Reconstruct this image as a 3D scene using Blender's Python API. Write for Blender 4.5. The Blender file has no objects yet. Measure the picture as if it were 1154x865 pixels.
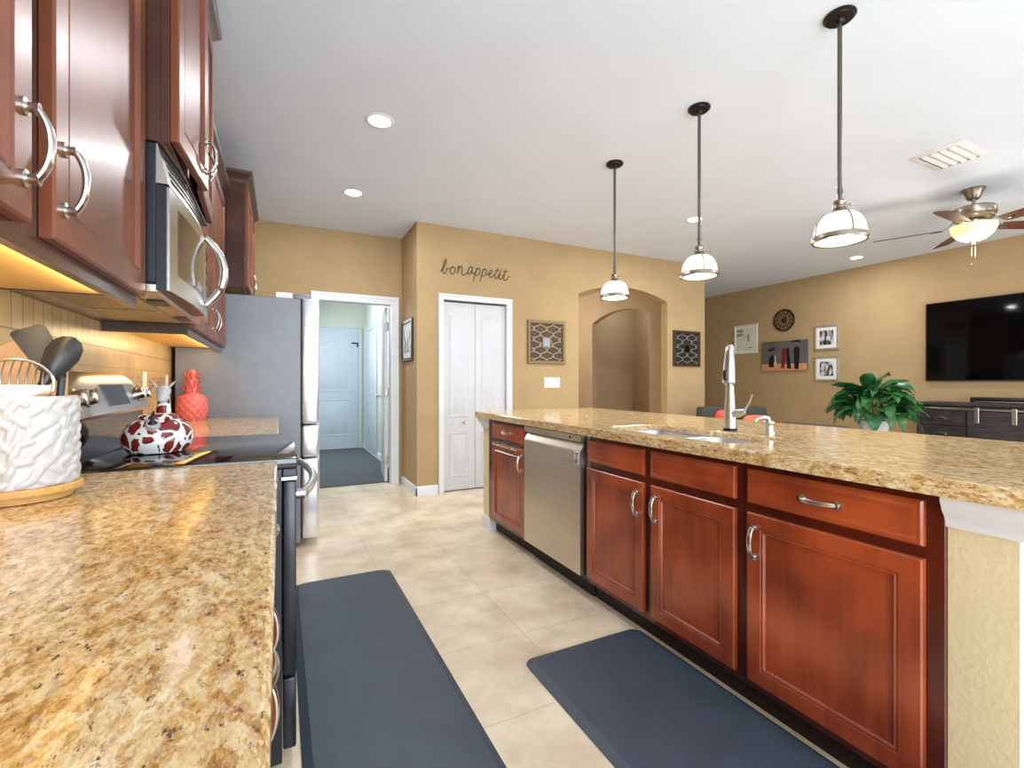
import bpy, bmesh, math, random
from mathutils import Vector, Matrix
random.seed(7)
PI = math.pi
SC = bpy.context.scene
COL = SC.collection

def lin(c):
    r = []
    for v in c[:3]:
        v = v / 255.0
        r.append(v / 12.92 if v <= 0.04045 else ((v + 0.055) / 1.055) ** 2.4)
    return (r[0], r[1], r[2], 1.0)

# ------------------------------------------------------------------ camera
# X = right along the far walls, Y = along the kitchen run, camera above (0,0)
cam_d = bpy.data.cameras.new('camera')
cam = bpy.data.objects.new('camera', cam_d)
COL.objects.link(cam)
cam.location = (0, 0, 1.16)
cam.rotation_euler = (PI / 2, 0, -0.46038)
cam_d.sensor_fit = 'HORIZONTAL'
cam_d.sensor_width = 36.0
cam_d.lens = 527.5 / 1154 * 36.0
cam_d.shift_y = -1.0 / 1154
cam_d.clip_start = 0.02
SC.camera = cam

# ------------------------------------------------------------------ world and lights
w = bpy.data.worlds.new('world')
SC.world = w
w.use_nodes = True
bg = w.node_tree.nodes['Background']
bg.inputs['Color'].default_value = (0.80, 0.90, 1.0, 1)
bg.inputs['Strength'].default_value = 0.66

def area(name, loc, rot, sx, sy, power, col=(1, 1, 1), spread=PI):
    d = bpy.data.lights.new(name, 'AREA')
    d.shape = 'RECTANGLE'; d.size = sx; d.size_y = sy; d.energy = power; d.color = col; d.spread = spread
    o = bpy.data.objects.new(name, d); COL.objects.link(o)
    o.location = loc; o.rotation_euler = rot
    return o

def point(name, loc, power, col=(1, 1, 1), r=0.04):
    d = bpy.data.lights.new(name, 'POINT')
    d.energy = power; d.color = col; d.shadow_soft_size = r
    o = bpy.data.objects.new(name, d); COL.objects.link(o); o.location = loc
    return o

WARM = (1.0, 0.86, 0.68)
# daylight from the glazed side of the house behind the camera and from the family room's glass doors
area('kitchen_daylight', (0.6, -2.0, 1.25), (PI / 2 + 0.28, 0, 0), 2.5, 2.0, 88, (0.78, 0.90, 1.0))
area('family_room_daylight', (5.0, -2.0, 1.0), (PI / 2 - 0.04, 0, 0), 3.6, 1.7, 54, (0.78, 0.90, 1.0))
area('laundry_daylight', (0.15, 7.2, 2.2), (0, -0.9, 0), 0.8, 0.8, 30, (0.84, 0.94, 1.0))

SC.view_settings.view_transform = 'Standard'
SC.view_settings.look = 'None'
SC.view_settings.gamma = 1.0
SC.view_settings.use_curve_mapping = False
SC.view_settings.exposure = 0.78

# ------------------------------------------------------------------ materials
def new_mat(name):
    m = bpy.data.materials.new(name); m.use_nodes = True
    nt = m.node_tree
    return m, nt, nt.nodes['Principled BSDF']

def N(nt, typ, **kw):
    n = nt.nodes.new(typ)
    for k, v in kw.items():
        if k.startswith('i_'):
            key = k[2:]
            key = int(key) if key.isdigit() else key.replace('_', ' ')
            n.inputs[key].default_value = v
        else:
            setattr(n, k, v)
    return n

def ramp(nt, stops, interp='LINEAR'):
    r = nt.nodes.new('ShaderNodeValToRGB')
    r.color_ramp.interpolation = interp
    e = r.color_ramp.elements
    while len(e) < len(stops): e.new(0.5)
    for i, (p, c) in enumerate(stops):
        e[i].position = p; e[i].color = lin(c)
    return r

def mat(name, col, rough=0.5, metal=0.0, var=None, bump=None, coat=0.0, emit=None, spec=None, stretch=None, col2=None, trans=0.0):
    """Principled material; var=(scale, amount) mottles the colour, bump=(scale, strength) roughens it."""
    m, nt, b = new_mat(name)
    L = nt.links
    b.inputs['Base Color'].default_value = lin(col)
    b.inputs['Roughness'].default_value = rough
    b.inputs['Metallic'].default_value = metal
    b.inputs['Coat Weight'].default_value = coat
    b.inputs['Coat Roughness'].default_value = 0.12
    b.inputs['Transmission Weight'].default_value = trans
    if spec is not None: b.inputs['Specular IOR Level'].default_value = spec
    if emit:
        b.inputs['Emission Color'].default_value = lin(emit[0]); b.inputs['Emission Strength'].default_value = emit[1]
    tc = N(nt, 'ShaderNodeTexCoord'); mp = N(nt, 'ShaderNodeMapping')
    L.new(tc.outputs['Object'], mp.inputs['Vector'])
    if stretch: mp.inputs['Scale'].default_value = stretch
    sc, am = var or (18.0, 0.04)
    n = N(nt, 'ShaderNodeTexNoise', i_Scale=sc, i_Detail=4.0)
    L.new(mp.outputs[0], n.inputs['Vector'])
    lo = tuple(max(0, c * (1 - am)) for c in col); hi = tuple(min(255, c * (1 + am)) for c in col)
    if col2: lo, hi = col, col2
    r = ramp(nt, [(0.3, lo), (0.7, hi)])
    L.new(n.outputs['Fac'], r.inputs[0]); L.new(r.outputs[0], b.inputs['Base Color'])
    if bump:
        n2 = N(nt, 'ShaderNodeTexNoise', i_Scale=bump[0], i_Detail=3.0)
        L.new(mp.outputs[0], n2.inputs['Vector'])
        bp = N(nt, 'ShaderNodeBump', i_Strength=bump[1], i_Distance=0.004)
        L.new(n2.outputs['Fac'], bp.inputs['Height']); L.new(bp.outputs[0], b.inputs['Normal'])
    return m

M = {}
M['wall'] = mat('tan_wall_paint', (180, 153, 113), 0.8, var=(3, 0.025), bump=(55, 0.10), spec=0.15)
M['hall_wall'] = mat('brown_wall_paint', (188, 168, 140), 0.8, var=(3, 0.02), bump=(55, 0.10), spec=0.15)
M['laundry_wall'] = mat('sage_wall_paint', (198, 202, 188), 0.75, var=(3, 0.02), bump=(55, 0.10))
M['pony'] = mat('cream_wall_paint', (224, 208, 168), 0.75, var=(4, 0.02), bump=(70, 0.35))
M['ceiling'] = mat('ceiling_paint', (222, 230, 244), 0.85, var=(2, 0.01), bump=(40, 0.15))
M['white'] = mat('white_trim_paint', (228, 229, 232), 0.4, var=(5, 0.01))
M['door_white'] = mat('white_door_paint', (206, 207, 211), 0.38, var=(5, 0.01))
M['laundry_door'] = mat('pale_blue_white_door_paint', (188, 198, 206), 0.4, var=(5, 0.01))
M['chrome'] = mat('brushed_nickel', (205, 200, 194), 0.22, 1.0, var=(30, 0.03))
M['polished'] = mat('polished_steel', (232, 233, 235), 0.24, 0.75, var=(6, 0.02), bump=(9, 0.5))
M['bronze'] = mat('dark_bronze', (46, 40, 36), 0.35, 0.8, var=(30, 0.1))
M['black'] = mat('black_plastic', (22, 22, 24), 0.35, var=(40, 0.15))
M['black_rubber'] = mat('black_rubber', (26, 25, 25), 0.8, var=(40, 0.15))
M['utensil'] = mat('black_nylon', (44, 46, 46), 0.38, var=(40, 0.12))
M['oven_side'] = mat('oven_black_enamel', (28, 32, 40), 0.3, var=(20, 0.08))
M['glass_black'] = mat('black_ceramic_glass', (10, 10, 12), 0.05, var=(20, 0.1), coat=0.5)
M['screen'] = mat('television_screen_glass', (3, 3, 5), 0.05, var=(20, 0.1), spec=0.15)
M['display'] = mat('display_glass', (38, 44, 50), 0.12, var=(90, 0.25))
M['pan_glass'] = mat('microwave_window_glass', (96, 88, 72), 0.10, 0.55, var=(20, 0.06))
M['fridge_side'] = mat('grey_fridge_side', (126, 128, 132), 0.42, 0.25, var=(12, 0.02), bump=(300, 0.05))
M['ceramic'] = mat('white_ceramic', (194, 193, 192), 0.3, var=(8, 0.01), coat=0.4)
M['bamboo'] = mat('pale_bamboo', (204, 158, 92), 0.5, var=(60, 0.1), stretch=(1, 1, 8))
M['board'] = mat('cutting_board_wood', (204, 168, 130), 0.5, var=(30, 0.08), stretch=(1, 8, 1))
M['coral'] = mat('coral_ceramic', (226, 114, 108), 0.45, var=(10, 0.03))
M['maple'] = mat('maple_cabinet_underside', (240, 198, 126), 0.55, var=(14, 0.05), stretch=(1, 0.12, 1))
M['mat_grey'] = mat('slate_foam_mat', (64, 74, 85), 0.5, var=(7, 0.06), bump=(420, 0.25))
M['rug'] = mat('charcoal_rug', (84, 90, 94), 0.95, var=(60, 0.12), bump=(300, 0.5))
M['sofa'] = mat('grey_fabric', (66, 62, 58), 0.9, var=(90, 0.10), bump=(400, 0.3))
M['orange'] = mat('orange_fabric', (206, 112, 76), 0.9, var=(60, 0.08), bump=(300, 0.3))
M['red'] = mat('red_orange_fabric', (214, 84, 58), 0.85, var=(60, 0.08))
M['leaf'] = mat('plant_leaf', (20, 64, 32), 0.34, var=(9, 0.35), col2=(62, 124, 64))
M['stem'] = mat('plant_stem', (96, 128, 62), 0.5, var=(20, 0.1))
M['soil'] = mat('soil', (52, 40, 32), 0.95, var=(90, 0.3))
M['pot'] = mat('white_pot', (222, 224, 226), 0.4, var=(8, 0.02))
M['espresso'] = mat('weathered_espresso_wood', (24, 18, 18), 0.5, var=(7, 0.3), stretch=(1, 1.2, 14), col2=(72, 60, 62))
M['fan_wood'] = mat('walnut_fan_blade', (84, 48, 32), 0.42, var=(20, 0.15), stretch=(3, 3, 3))
M['satin'] = mat('satin_nickel', (158, 148, 134), 0.30, 1.0, var=(20, 0.03))
M['rod_metal'] = mat('dark_nickel_rod', (112, 106, 98), 0.32, 1.0, var=(20, 0.03))
M['faucet'] = mat('spot_resist_steel', (190, 187, 181), 0.32, 1.0, var=(20, 0.02))
M['gold_frame'] = mat('champagne_frame', (186, 164, 124), 0.45, 0.3, var=(60, 0.08))
M['lattice'] = mat('antique_lattice', (136, 112, 80), 0.5, 0.2, var=(60, 0.1))
M['lattice_dark'] = mat('pewter_lattice', (150, 142, 126), 0.5, 0.3, var=(60, 0.1))
M['lattice_back'] = mat('lattice_backing', (70, 52, 32), 0.5, var=(40, 0.1))
M['lattice_back_dark'] = mat('dark_lattice_backing', (30, 28, 30), 0.45, var=(40, 0.1))
M['mirror'] = mat('mirror_glass', (200, 200, 200), 0.04, 1.0, var=(4, 0.01))
M['silver_frame'] = mat('silver_frame', (176, 166, 150), 0.4, 0.4, var=(30, 0.04))
M['white_frame'] = mat('white_frame', (226, 220, 206), 0.45, var=(30, 0.02))
M['paper'] = mat('mat_board', (240, 238, 234), 0.8, var=(10, 0.01))
M['print_cream'] = mat('cream_print', (214, 214, 194), 0.7, var=(9, 0.08), col2=(232, 228, 212))
M['ink'] = mat('grey_print_ink', (150, 146, 132), 0.7, var=(50, 0.3))
M['black_frame'] = mat('black_frame', (42, 34, 30), 0.4, var=(30, 0.1))
M['iron'] = mat('aged_iron', (70, 54, 36), 0.5, 0.5, var=(60, 0.2))
M['decal'] = mat('black_wire', (44, 40, 34), 0.5, var=(60, 0.1))
M['sky_paint'] = mat('grey_painted_sky', (98, 94, 92), 0.55, var=(5, 0.08))
M['sand_paint'] = mat('orange_painted_ground', (196, 112, 66), 0.55, var=(30, 0.2), stretch=(1, 1, 6), col2=(226, 168, 124))
M['dark_paint'] = mat('black_paint', (20, 18, 20), 0.55, var=(30, 0.2))
M['red_paint'] = mat('dark_red_paint', (126, 22, 28), 0.55, var=(30, 0.2))
M['cream_paint'] = mat('cream_paint', (220, 196, 150), 0.55, var=(30, 0.1))
M['lamp_glow'] = mat('lit_downlight', (255, 255, 255), 0.5, emit=((255, 250, 240), 9.0))
M['glass_glow'] = mat('lit_opal_glass', (255, 246, 230), 0.4, emit=((255, 240, 212), 0.75))
M['bulb_glow'] = mat('lit_diffuser', (255, 246, 230), 0.4, emit=((255, 236, 196), 1.3))
M['bowl_glow'] = mat('lit_alabaster_bowl', (255, 226, 170), 0.4, var=(14, 0.1), emit=((255, 208, 140), 0.5))
M['strip_glow'] = mat('lit_strip', (255, 230, 180), 0.4, emit=((255, 214, 140), 3.0))
M['vent'] = mat('vent_white_enamel', (226, 226, 228), 0.5, var=(10, 0.02))
M['vent_dark'] = mat('vent_cavity', (120, 120, 122), 0.8, var=(10, 0.1))
M['plate'] = mat('almond_switch_plate', (238, 232, 216), 0.4, var=(10, 0.01))
M['label'] = mat('appliance_sticker', (206, 214, 224), 0.5, var=(30, 0.03))
M['label_ink'] = mat('sticker_ink', (70, 76, 90), 0.5, var=(30, 0.1))
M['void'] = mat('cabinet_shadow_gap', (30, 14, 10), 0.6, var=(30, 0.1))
M['grease'] = mat('filter_mesh', (176, 156, 116), 0.4, 0.6, var=(160, 0.2))

def wood(name, dark, light, rough=0.24, coat=0.35, horiz=False):
    m, nt, b = new_mat(name); L = nt.links
    tc = N(nt, 'ShaderNodeTexCoord'); mp = N(nt, 'ShaderNodeMapping')
    mp.inputs['Scale'].default_value = (9, 1.2, 9) if horiz else (9, 9, 1.0)
    L.new(tc.outputs['Object'], mp.inputs['Vector'])
    n = N(nt, 'ShaderNodeTexNoise', i_Scale=2.2, i_Detail=8.0, i_Roughness=0.6, i_Distortion=0.6)
    L.new(mp.outputs[0], n.inputs['Vector'])
    n3 = N(nt, 'ShaderNodeTexNoise', i_Scale=3.5, i_Detail=2.0)
    L.new(tc.outputs['Object'], n3.inputs['Vector'])
    mx = N(nt, 'ShaderNodeMath', operation='MULTIPLY_ADD'); mx.inputs[1].default_value = 0.30
    ms = N(nt, 'ShaderNodeMath', operation='MULTIPLY'); ms.inputs[1].default_value = 0.70
    L.new(n3.outputs['Fac'], ms.inputs[0]); L.new(n.outputs['Fac'], mx.inputs[0]); L.new(ms.outputs[0], mx.inputs[2])
    r = ramp(nt, [(0.36, dark), (0.66, light)])
    L.new(mx.outputs[0], r.inputs[0]); L.new(r.outputs[0], b.inputs['Base Color'])
    b.inputs['Roughness'].default_value = rough
    b.inputs['Coat Weight'].default_value = coat; b.inputs['Coat Roughness'].default_value = 0.15
    return m
M['cherry'] = wood('cherry_wood', (116, 46, 22), (178, 82, 42))
M['cherry_h'] = wood('cherry_wood_horizontal', (124, 48, 24), (184, 86, 44), horiz=True)
M['cherry_dark'] = wood('cherry_frame_wood', (62, 20, 10), (98, 36, 18))
M['mocha'] = wood('brown_cherry_wood', (92, 46, 26), (134, 72, 42), rough=0.36, coat=0.05)
M['mocha_dark'] = wood('brown_cherry_frame_wood', (54, 30, 22), (82, 48, 34))
M['crown'] = wood('dark_crown_wood', (46, 26, 18), (74, 44, 30), rough=0.45, coat=0.0)

def steel(name, col, rough, axis):
    m, nt, b = new_mat(name); L = nt.links
    tc = N(nt, 'ShaderNodeTexCoord'); mp = N(nt, 'ShaderNodeMapping')
    s = [1.0, 1.0, 1.0]
    for i in range(3): s[i] = 260.0
    s[axis] = 2.0
    mp.inputs['Scale'].default_value = s
    L.new(tc.outputs['Object'], mp.inputs['Vector'])
    n = N(nt, 'ShaderNodeTexNoise', i_Scale=1.0, i_Detail=2.0); L.new(mp.outputs[0], n.inputs['Vector'])
    r = ramp(nt, [(0.3, tuple(c * 0.95 for c in col)), (0.7, tuple(min(255, c * 1.04) for c in col))])
    L.new(n.outputs['Fac'], r.inputs[0]); L.new(r.outputs[0], b.inputs['Base Color'])
    b.inputs['Metallic'].default_value = 1.0; b.inputs['Roughness'].default_value = rough
    bp = N(nt, 'ShaderNodeBump', i_Strength=0.04, i_Distance=0.001)
    L.new(n.outputs['Fac'], bp.inputs['Height']); L.new(bp.outputs[0], b.inputs['Normal'])
    return m
M['steel'] = steel('brushed_steel', (208, 199, 184), 0.34, 1)
M['steel_bright'] = steel('bright_brushed_steel', (206, 202, 194), 0.26, 1)
M['sink_steel'] = steel('sink_steel', (228, 230, 234), 0.36, 1)

def granite():
    m, nt, b = new_mat('gold_granite'); L = nt.links
    tc = N(nt, 'ShaderNodeTexCoord'); mp = N(nt, 'ShaderNodeMapping')
    mp.inputs['Rotation'].default_value = (0, 0, 0.75); mp.inputs['Scale'].default_value = (1.0, 0.5, 1.0)
    L.new(tc.outputs['Object'], mp.inputs['Vector'])
    a = N(nt, 'ShaderNodeTexNoise', i_Scale=72.0, i_Detail=10.0, i_Roughness=0.78, i_Distortion=0.15)
    c = N(nt, 'ShaderNodeTexNoise', i_Scale=11.0, i_Detail=4.0, i_Distortion=0.5)
    d = N(nt, 'ShaderNodeTexNoise', i_Scale=150.0, i_Detail=4.0, i_Roughness=0.7)
    e = N(nt, 'ShaderNodeTexNoise', i_Scale=70.0, i_Detail=5.0, i_Roughness=0.6)
    for n in (a, c, d, e): L.new(mp.outputs[0], n.inputs['Vector'])
    r1 = ramp(nt, [(0.30, (80, 58, 40)), (0.39, (146, 104, 56)), (0.46, (200, 160, 96)), (0.53, (226, 204, 152)), (0.64, (238, 230, 204))])
    L.new(a.outputs['Fac'], r1.inputs[0])
    r2 = ramp(nt, [(0.40, (226, 190, 128)), (0.60, (255, 252, 246))])
    L.new(c.outputs['Fac'], r2.inputs[0])
    mu = N(nt, 'ShaderNodeMix', data_type='RGBA', blend_type='MULTIPLY'); mu.inputs[0].default_value = 0.55
    L.new(r1.outputs[0], mu.inputs[6]); L.new(r2.outputs[0], mu.inputs[7])
    wv = N(nt, 'ShaderNodeTexNoise', i_Scale=120.0, i_Detail=3.0); L.new(mp.outputs[0], wv.inputs['Vector'])
    ad = N(nt, 'ShaderNodeMix', data_type='RGBA', blend_type='LINEAR_LIGHT'); ad.inputs[0].default_value = 0.012
    L.new(mp.outputs[0], ad.inputs[6]); L.new(wv.outputs['Color'], ad.inputs[7])
    vo = N(nt, 'ShaderNodeTexVoronoi', feature='F1', i_Scale=150.0); L.new(ad.outputs[2], vo.inputs['Vector'])
    sx_ = N(nt, 'ShaderNodeSeparateColor'); L.new(vo.outputs['Color'], sx_.inputs[0])
    r5 = ramp(nt, [(0.0, (238, 232, 214)), (0.40, (226, 206, 164)), (0.62, (204, 164, 104)), (0.80, (166, 118, 66)), (0.92, (116, 82, 54)), (1.0, (84, 66, 54))])
    L.new(sx_.outputs[0], r5.inputs[0])
    fl = N(nt, 'ShaderNodeMix', data_type='RGBA'); fl.inputs[0].default_value = 0.30
    L.new(mu.outputs[2], fl.inputs[6]); L.new(r5.outputs[0], fl.inputs[7]); mu = fl
    r3 = ramp(nt, [(0.60, (0, 0, 0)), (0.66, (255, 255, 255))])
    L.new(d.outputs['Fac'], r3.inputs[0])
    m2 = N(nt, 'ShaderNodeMix', data_type='RGBA'); m2.inputs[7].default_value = lin((92, 68, 52))
    L.new(r3.outputs[0], m2.inputs[0]); L.new(mu.outputs[2], m2.inputs[6])
    r4 = ramp(nt, [(0.63, (0, 0, 0)), (0.68, (255, 255, 255))])
    L.new(e.outputs['Fac'], r4.inputs[0])
    m3 = N(nt, 'ShaderNodeMix', data_type='RGBA'); m3.inputs[7].default_value = lin((176, 160, 138))
    L.new(r4.outputs[0], m3.inputs[0]); L.new(m2.outputs[2], m3.inputs[6])
    L.new(m3.outputs[2], b.inputs['Base Color'])
    b.inputs['Roughness'].default_value = 0.13
    return m
M['granite'] = granite()

def tiles(name, ox, oy, size_u, size_v, axes, c1, c2, grout, mortar, rough, cloud=0.5, offset=0.0, bump=0.3, cscale=5.0):
    m, nt, b = new_mat(name); L = nt.links
    g = N(nt, 'ShaderNodeNewGeometry'); sp = N(nt, 'ShaderNodeSeparateXYZ'); cb = N(nt, 'ShaderNodeCombineXYZ')
    L.new(g.outputs['Position'], sp.inputs[0])
    for k, (ax, o, s) in enumerate(((axes[0], ox, size_u), (axes[1], oy, size_v))):
        q = N(nt, 'ShaderNodeMath', operation='MULTIPLY_ADD'); q.inputs[1].default_value = 1.0 / s; q.inputs[2].default_value = -o / s + 100.0
        L.new(sp.outputs[ax], q.inputs[0]); L.new(q.outputs[0], cb.inputs[k])
    br = N(nt, 'ShaderNodeTexBrick', offset=offset, i_Scale=1.0, i_Mortar_Size=mortar, i_Mortar_Smooth=0.1, i_Bias=0.0, i_Brick_Width=1.0, i_Row_Height=1.0)
    br.inputs['Color1'].default_value = lin(c1); br.inputs['Color2'].default_value = lin(c2); br.inputs['Mortar'].default_value = lin(grout)
    L.new(cb.outputs[0], br.inputs['Vector'])
    n = N(nt, 'ShaderNodeTexNoise', i_Scale=cscale, i_Detail=6.0, i_Roughness=0.6); L.new(g.outputs['Position'], n.inputs['Vector'])
    r = ramp(nt, [(0.3, (206, 196, 184)), (0.65, (255, 255, 255))]); L.new(n.outputs['Fac'], r.inputs[0])
    mu = N(nt, 'ShaderNodeMix', data_type='RGBA', blend_type='MULTIPLY'); mu.inputs[0].default_value = cloud
    L.new(br.outputs['Color'], mu.inputs[6]); L.new(r.outputs[0], mu.inputs[7]); L.new(mu.outputs[2], b.inputs['Base Color'])
    b.inputs['Roughness'].default_value = rough
    bp = N(nt, 'ShaderNodeBump', i_Strength=bump, i_Distance=0.002); bp.invert = True
    L.new(br.outputs['Fac'], bp.inputs['Height']); L.new(bp.outputs[0], b.inputs['Normal'])
    return m
M['floor'] = tiles('beige_floor_tile', 1.012, 1.453, 0.47, 0.47, (0, 1), (247, 231, 203), (242, 225, 196), (222, 206, 180), 0.006, 0.30, 0.9, cscale=3.2)
M['splash'] = tiles('beige_wall_tile', 0.0, 1.0, 0.10, 0.075, (1, 2), (206, 178, 128), (198, 168, 118), (182, 154, 108), 0.03, 0.35, 0.5, 0.5)
M['splash_row'] = tiles('beige_border_tile', 0.01, 1.30, 0.061, 0.10, (1, 2), (208, 180, 128), (198, 170, 120), (128, 100, 64), 0.035, 0.3, 0.4)
M['mosaic'] = tiles('brown_mosaic_tile', 0.0, 1.135, 0.02, 0.02, (1, 2), (122, 78, 44), (206, 180, 138), (212, 192, 156), 0.09, 0.3, 0.7, cscale=60)

def spotted():
    m, nt, b = new_mat('spotted_glaze'); L = nt.links
    tc = N(nt, 'ShaderNodeTexCoord')
    nz = N(nt, 'ShaderNodeTexNoise', i_Scale=14.0); L.new(tc.outputs['Object'], nz.inputs['Vector'])
    ad = N(nt, 'ShaderNodeMix', data_type='RGBA', blend_type='LINEAR_LIGHT'); ad.inputs[0].default_value = 0.03
    L.new(tc.outputs['Object'], ad.inputs[6]); L.new(nz.outputs['Color'], ad.inputs[7])
    v = N(nt, 'ShaderNodeTexVoronoi', feature='DISTANCE_TO_EDGE', i_Scale=24.0, i_Randomness=0.8); L.new(ad.outputs[2], v.inputs['Vector'])
    r = ramp(nt, [(0.0, (238, 236, 232)), (0.105, (238, 236, 232)), (0.115, (40, 12, 10)), (0.14, (60, 16, 12)), (0.155, (128, 34, 28))])
    L.new(v.outputs['Distance'], r.inputs[0]); L.new(r.outputs[0], b.inputs['Base Color'])
    b.inputs['Roughness'].default_value = 0.12; b.inputs['Coat Weight'].default_value = 0.6
    return m
M['spotted'] = spotted()

def photo_mat(name, seed):
    m, nt, b = new_mat(name); L = nt.links
    tc = N(nt, 'ShaderNodeTexCoord'); mp = N(nt, 'ShaderNodeMapping')
    mp.inputs['Location'].default_value = (seed, seed * 2, 0); mp.inputs['Scale'].default_value = (1, 1, 0.35)
    L.new(tc.outputs['Object'], mp.inputs['Vector'])
    n = N(nt, 'ShaderNodeTexNoise', i_Scale=26.0, i_Detail=3.0); L.new(mp.outputs[0], n.inputs['Vector'])
    r = ramp(nt, [(0.40, (30, 30, 36)), (0.48, (110, 108, 114)), (0.54, (206, 204, 208)), (0.7, (226, 226, 230))]); L.new(n.outputs['Fac'], r.inputs[0])
    L.new(r.outputs[0], b.inputs['Base Color']); b.inputs['Roughness'].default_value = 0.4
    return m

# ------------------------------------------------------------------ mesh builder
class MB:
    def __init__(self): self.bm = bmesh.new()
    def box(self, x0, x1, y0, y1, z0, z1, bev=0.0, seg=1):
        x0, x1 = sorted((x0, x1)); y0, y1 = sorted((y0, y1)); z0, z1 = sorted((z0, z1))
        bm = self.bm
        v = [bm.verts.new(p) for p in ((x0,y0,z0),(x1,y0,z0),(x1,y1,z0),(x0,y1,z0),(x0,y0,z1),(x1,y0,z1),(x1,y1,z1),(x0,y1,z1))]
        fs = [bm.faces.new([v[i] for i in q]) for q in ((3,2,1,0),(4,5,6,7),(0,1,5,4),(1,2,6,5),(2,3,7,6),(3,0,4,7))]
        if bev > 0:
            es = list({e for f in fs for e in f.edges})
            bmesh.ops.bevel(bm, geom=es, offset=bev, segments=seg, profile=0.5, affect='EDGES')
        return self
    def loft(self, loops, cap=True, closed=True, cyc=False):
        bm = self.bm
        R = [[bm.verts.new(p) for p in l] for l in loops]
        n = len(R[0]); k = len(R)
        for i in range(k if cyc else k - 1):
            A, B = R[i], R[(i + 1) % k]
            for j in range(n if closed else n - 1):
                bm.faces.new((A[j], A[(j + 1) % n], B[(j + 1) % n], B[j]))
        if cap and not cyc:
            bm.faces.new(list(reversed(R[0]))); bm.faces.new(R[-1])
        return self
    def lathe(self, prof, c, n=32, mtx=None, cap=True):
        loops = []
        for r, z in prof:
            l = []
            for j in range(n):
                a = 2 * PI * j / n
                p = Vector((max(r, 1e-5) * math.cos(a), max(r, 1e-5) * math.sin(a), z))
                if mtx: p = mtx @ p
                l.append(p + Vector(c))
            loops.append(l)
        return self.loft(loops, cap)
    def tube(self, pts, r, n=8, flat=1.0, up=None, cyc=False):
        pts = [Vector(p) for p in pts]; k = len(pts); loops = []
        for i, p in enumerate(pts):
            if cyc: t = pts[(i + 1) % k] - pts[i - 1]
            else: t = pts[min(i + 1, k - 1)] - pts[max(i - 1, 0)]
            t.normalize()
            u = Vector(up) if up else (Vector((0, 0, 1)) if abs(t.z) < 0.9 else Vector((1, 0, 0)))
            s = t.cross(u)
            if s.length < 1e-4: s = t.orthogonal()
            s.normalize(); q = s.cross(t)
            rr = r[i] if isinstance(r, (list, tuple)) else r
            loops.append([p + s * math.cos(2 * PI * j / n) * rr + q * math.sin(2 * PI * j / n) * rr * flat for j in range(n)])
        return self.loft(loops, True, True, cyc)
    def cyl(self, p0, p1, r0, r1=None, n=16):
        return self.tube([p0, p1], [r0, r1 if r1 is not None else r0], n)
    def prism(self, poly, axis, a0, a1):
        def P(u, v, a):
            return {0: (a, u, v), 1: (u, a, v), 2: (u, v, a)}[axis]
        return self.loft([[P(u, v, a0) for u, v in poly], [P(u, v, a1) for u, v in poly]])
    def rings(self, f, rect, rs, cap_back=True):
        """nested rectangles: rect=(u0,u1,v0,v1), rs=[(inset, height)], f maps (u,v,w) to space"""
        u0, u1, v0, v1 = rect
        loops = [[f(u0 + i, v0 + i, w), f(u1 - i, v0 + i, w), f(u1 - i, v1 - i, w), f(u0 + i, v1 - i, w)] for i, w in rs]
        return self.loft(loops, cap_back)
    def sphere(self, c, r, sz=1.0, n=20):
        prof = [(r * math.sin(PI * i / 12), -r * sz * math.cos(PI * i / 12)) for i in range(13)]
        return self.lathe(prof, c, n)
    def faces(self, vs, fs):
        V = [self.bm.verts.new(p) for p in vs]
        for q in fs: self.bm.faces.new([V[i] for i in q])
        return self
    def build(self, name, m, parent=None, ang=0.55, props=None):
        bm = self.bm
        bmesh.ops.remove_doubles(bm, verts=bm.verts, dist=1e-6)
        bmesh.ops.recalc_face_normals(bm, faces=bm.faces)
        me = bpy.data.meshes.new(name); 
        off = Vector((0, 0, 0))
        if parent is None and bm.verts:
            xs = [v.co.x for v in bm.verts]; ys = [v.co.y for v in bm.verts]; zs = [v.co.z for v in bm.verts]
            off = Vector(((min(xs) + max(xs)) / 2, (min(ys) + max(ys)) / 2, min(zs)))
            bmesh.ops.translate(bm, verts=bm.verts, vec=-off)
        for f in bm.faces: f.smooth = True
        bm.to_mesh(me); bm.free()
        me.set_sharp_from_angle(angle=ang)
        me.materials.append(M[m] if isinstance(m, str) else m)
        o = bpy.data.objects.new(name, me); COL.objects.link(o)
        o.location = off
        if parent is not None:
            o.parent = parent
            if parent.type == 'EMPTY': o.matrix_parent_inverse = Matrix.Translation(-parent.location)
            else: o.matrix_parent_inverse = Matrix.Identity(4)
        if props:
            for k, v in props.items(): o[k] = v
        return o

def thing(name, label, cat, loc, group=None):
    o = bpy.data.objects.new(name, None); COL.objects.link(o)
    o.location = loc; o.empty_display_size = 0.05
    o['label'] = label; o['category'] = cat
    if group: o['group'] = group
    return o

def tag(o, label, cat, group=None):
    o['label'] = label; o['category'] = cat
    if group: o['group'] = group
    return o

def struct(o):
    o['kind'] = 'structure'; return o

def dup(root, delta, label=None):
    """copy of a thing with copies of its parts and their sub-parts"""
    r = root.copy(); COL.objects.link(r)
    r.location = root.location + Vector(delta)
    if label: r['label'] = label
    for ch in list(root.children):
        c = ch.copy(); COL.objects.link(c); c.parent = r; c.matrix_parent_inverse = ch.matrix_parent_inverse.copy()
        for g in list(ch.children):
            d = g.copy(); COL.objects.link(d); d.parent = c; d.matrix_parent_inverse = g.matrix_parent_inverse.copy()
    return r

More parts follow.
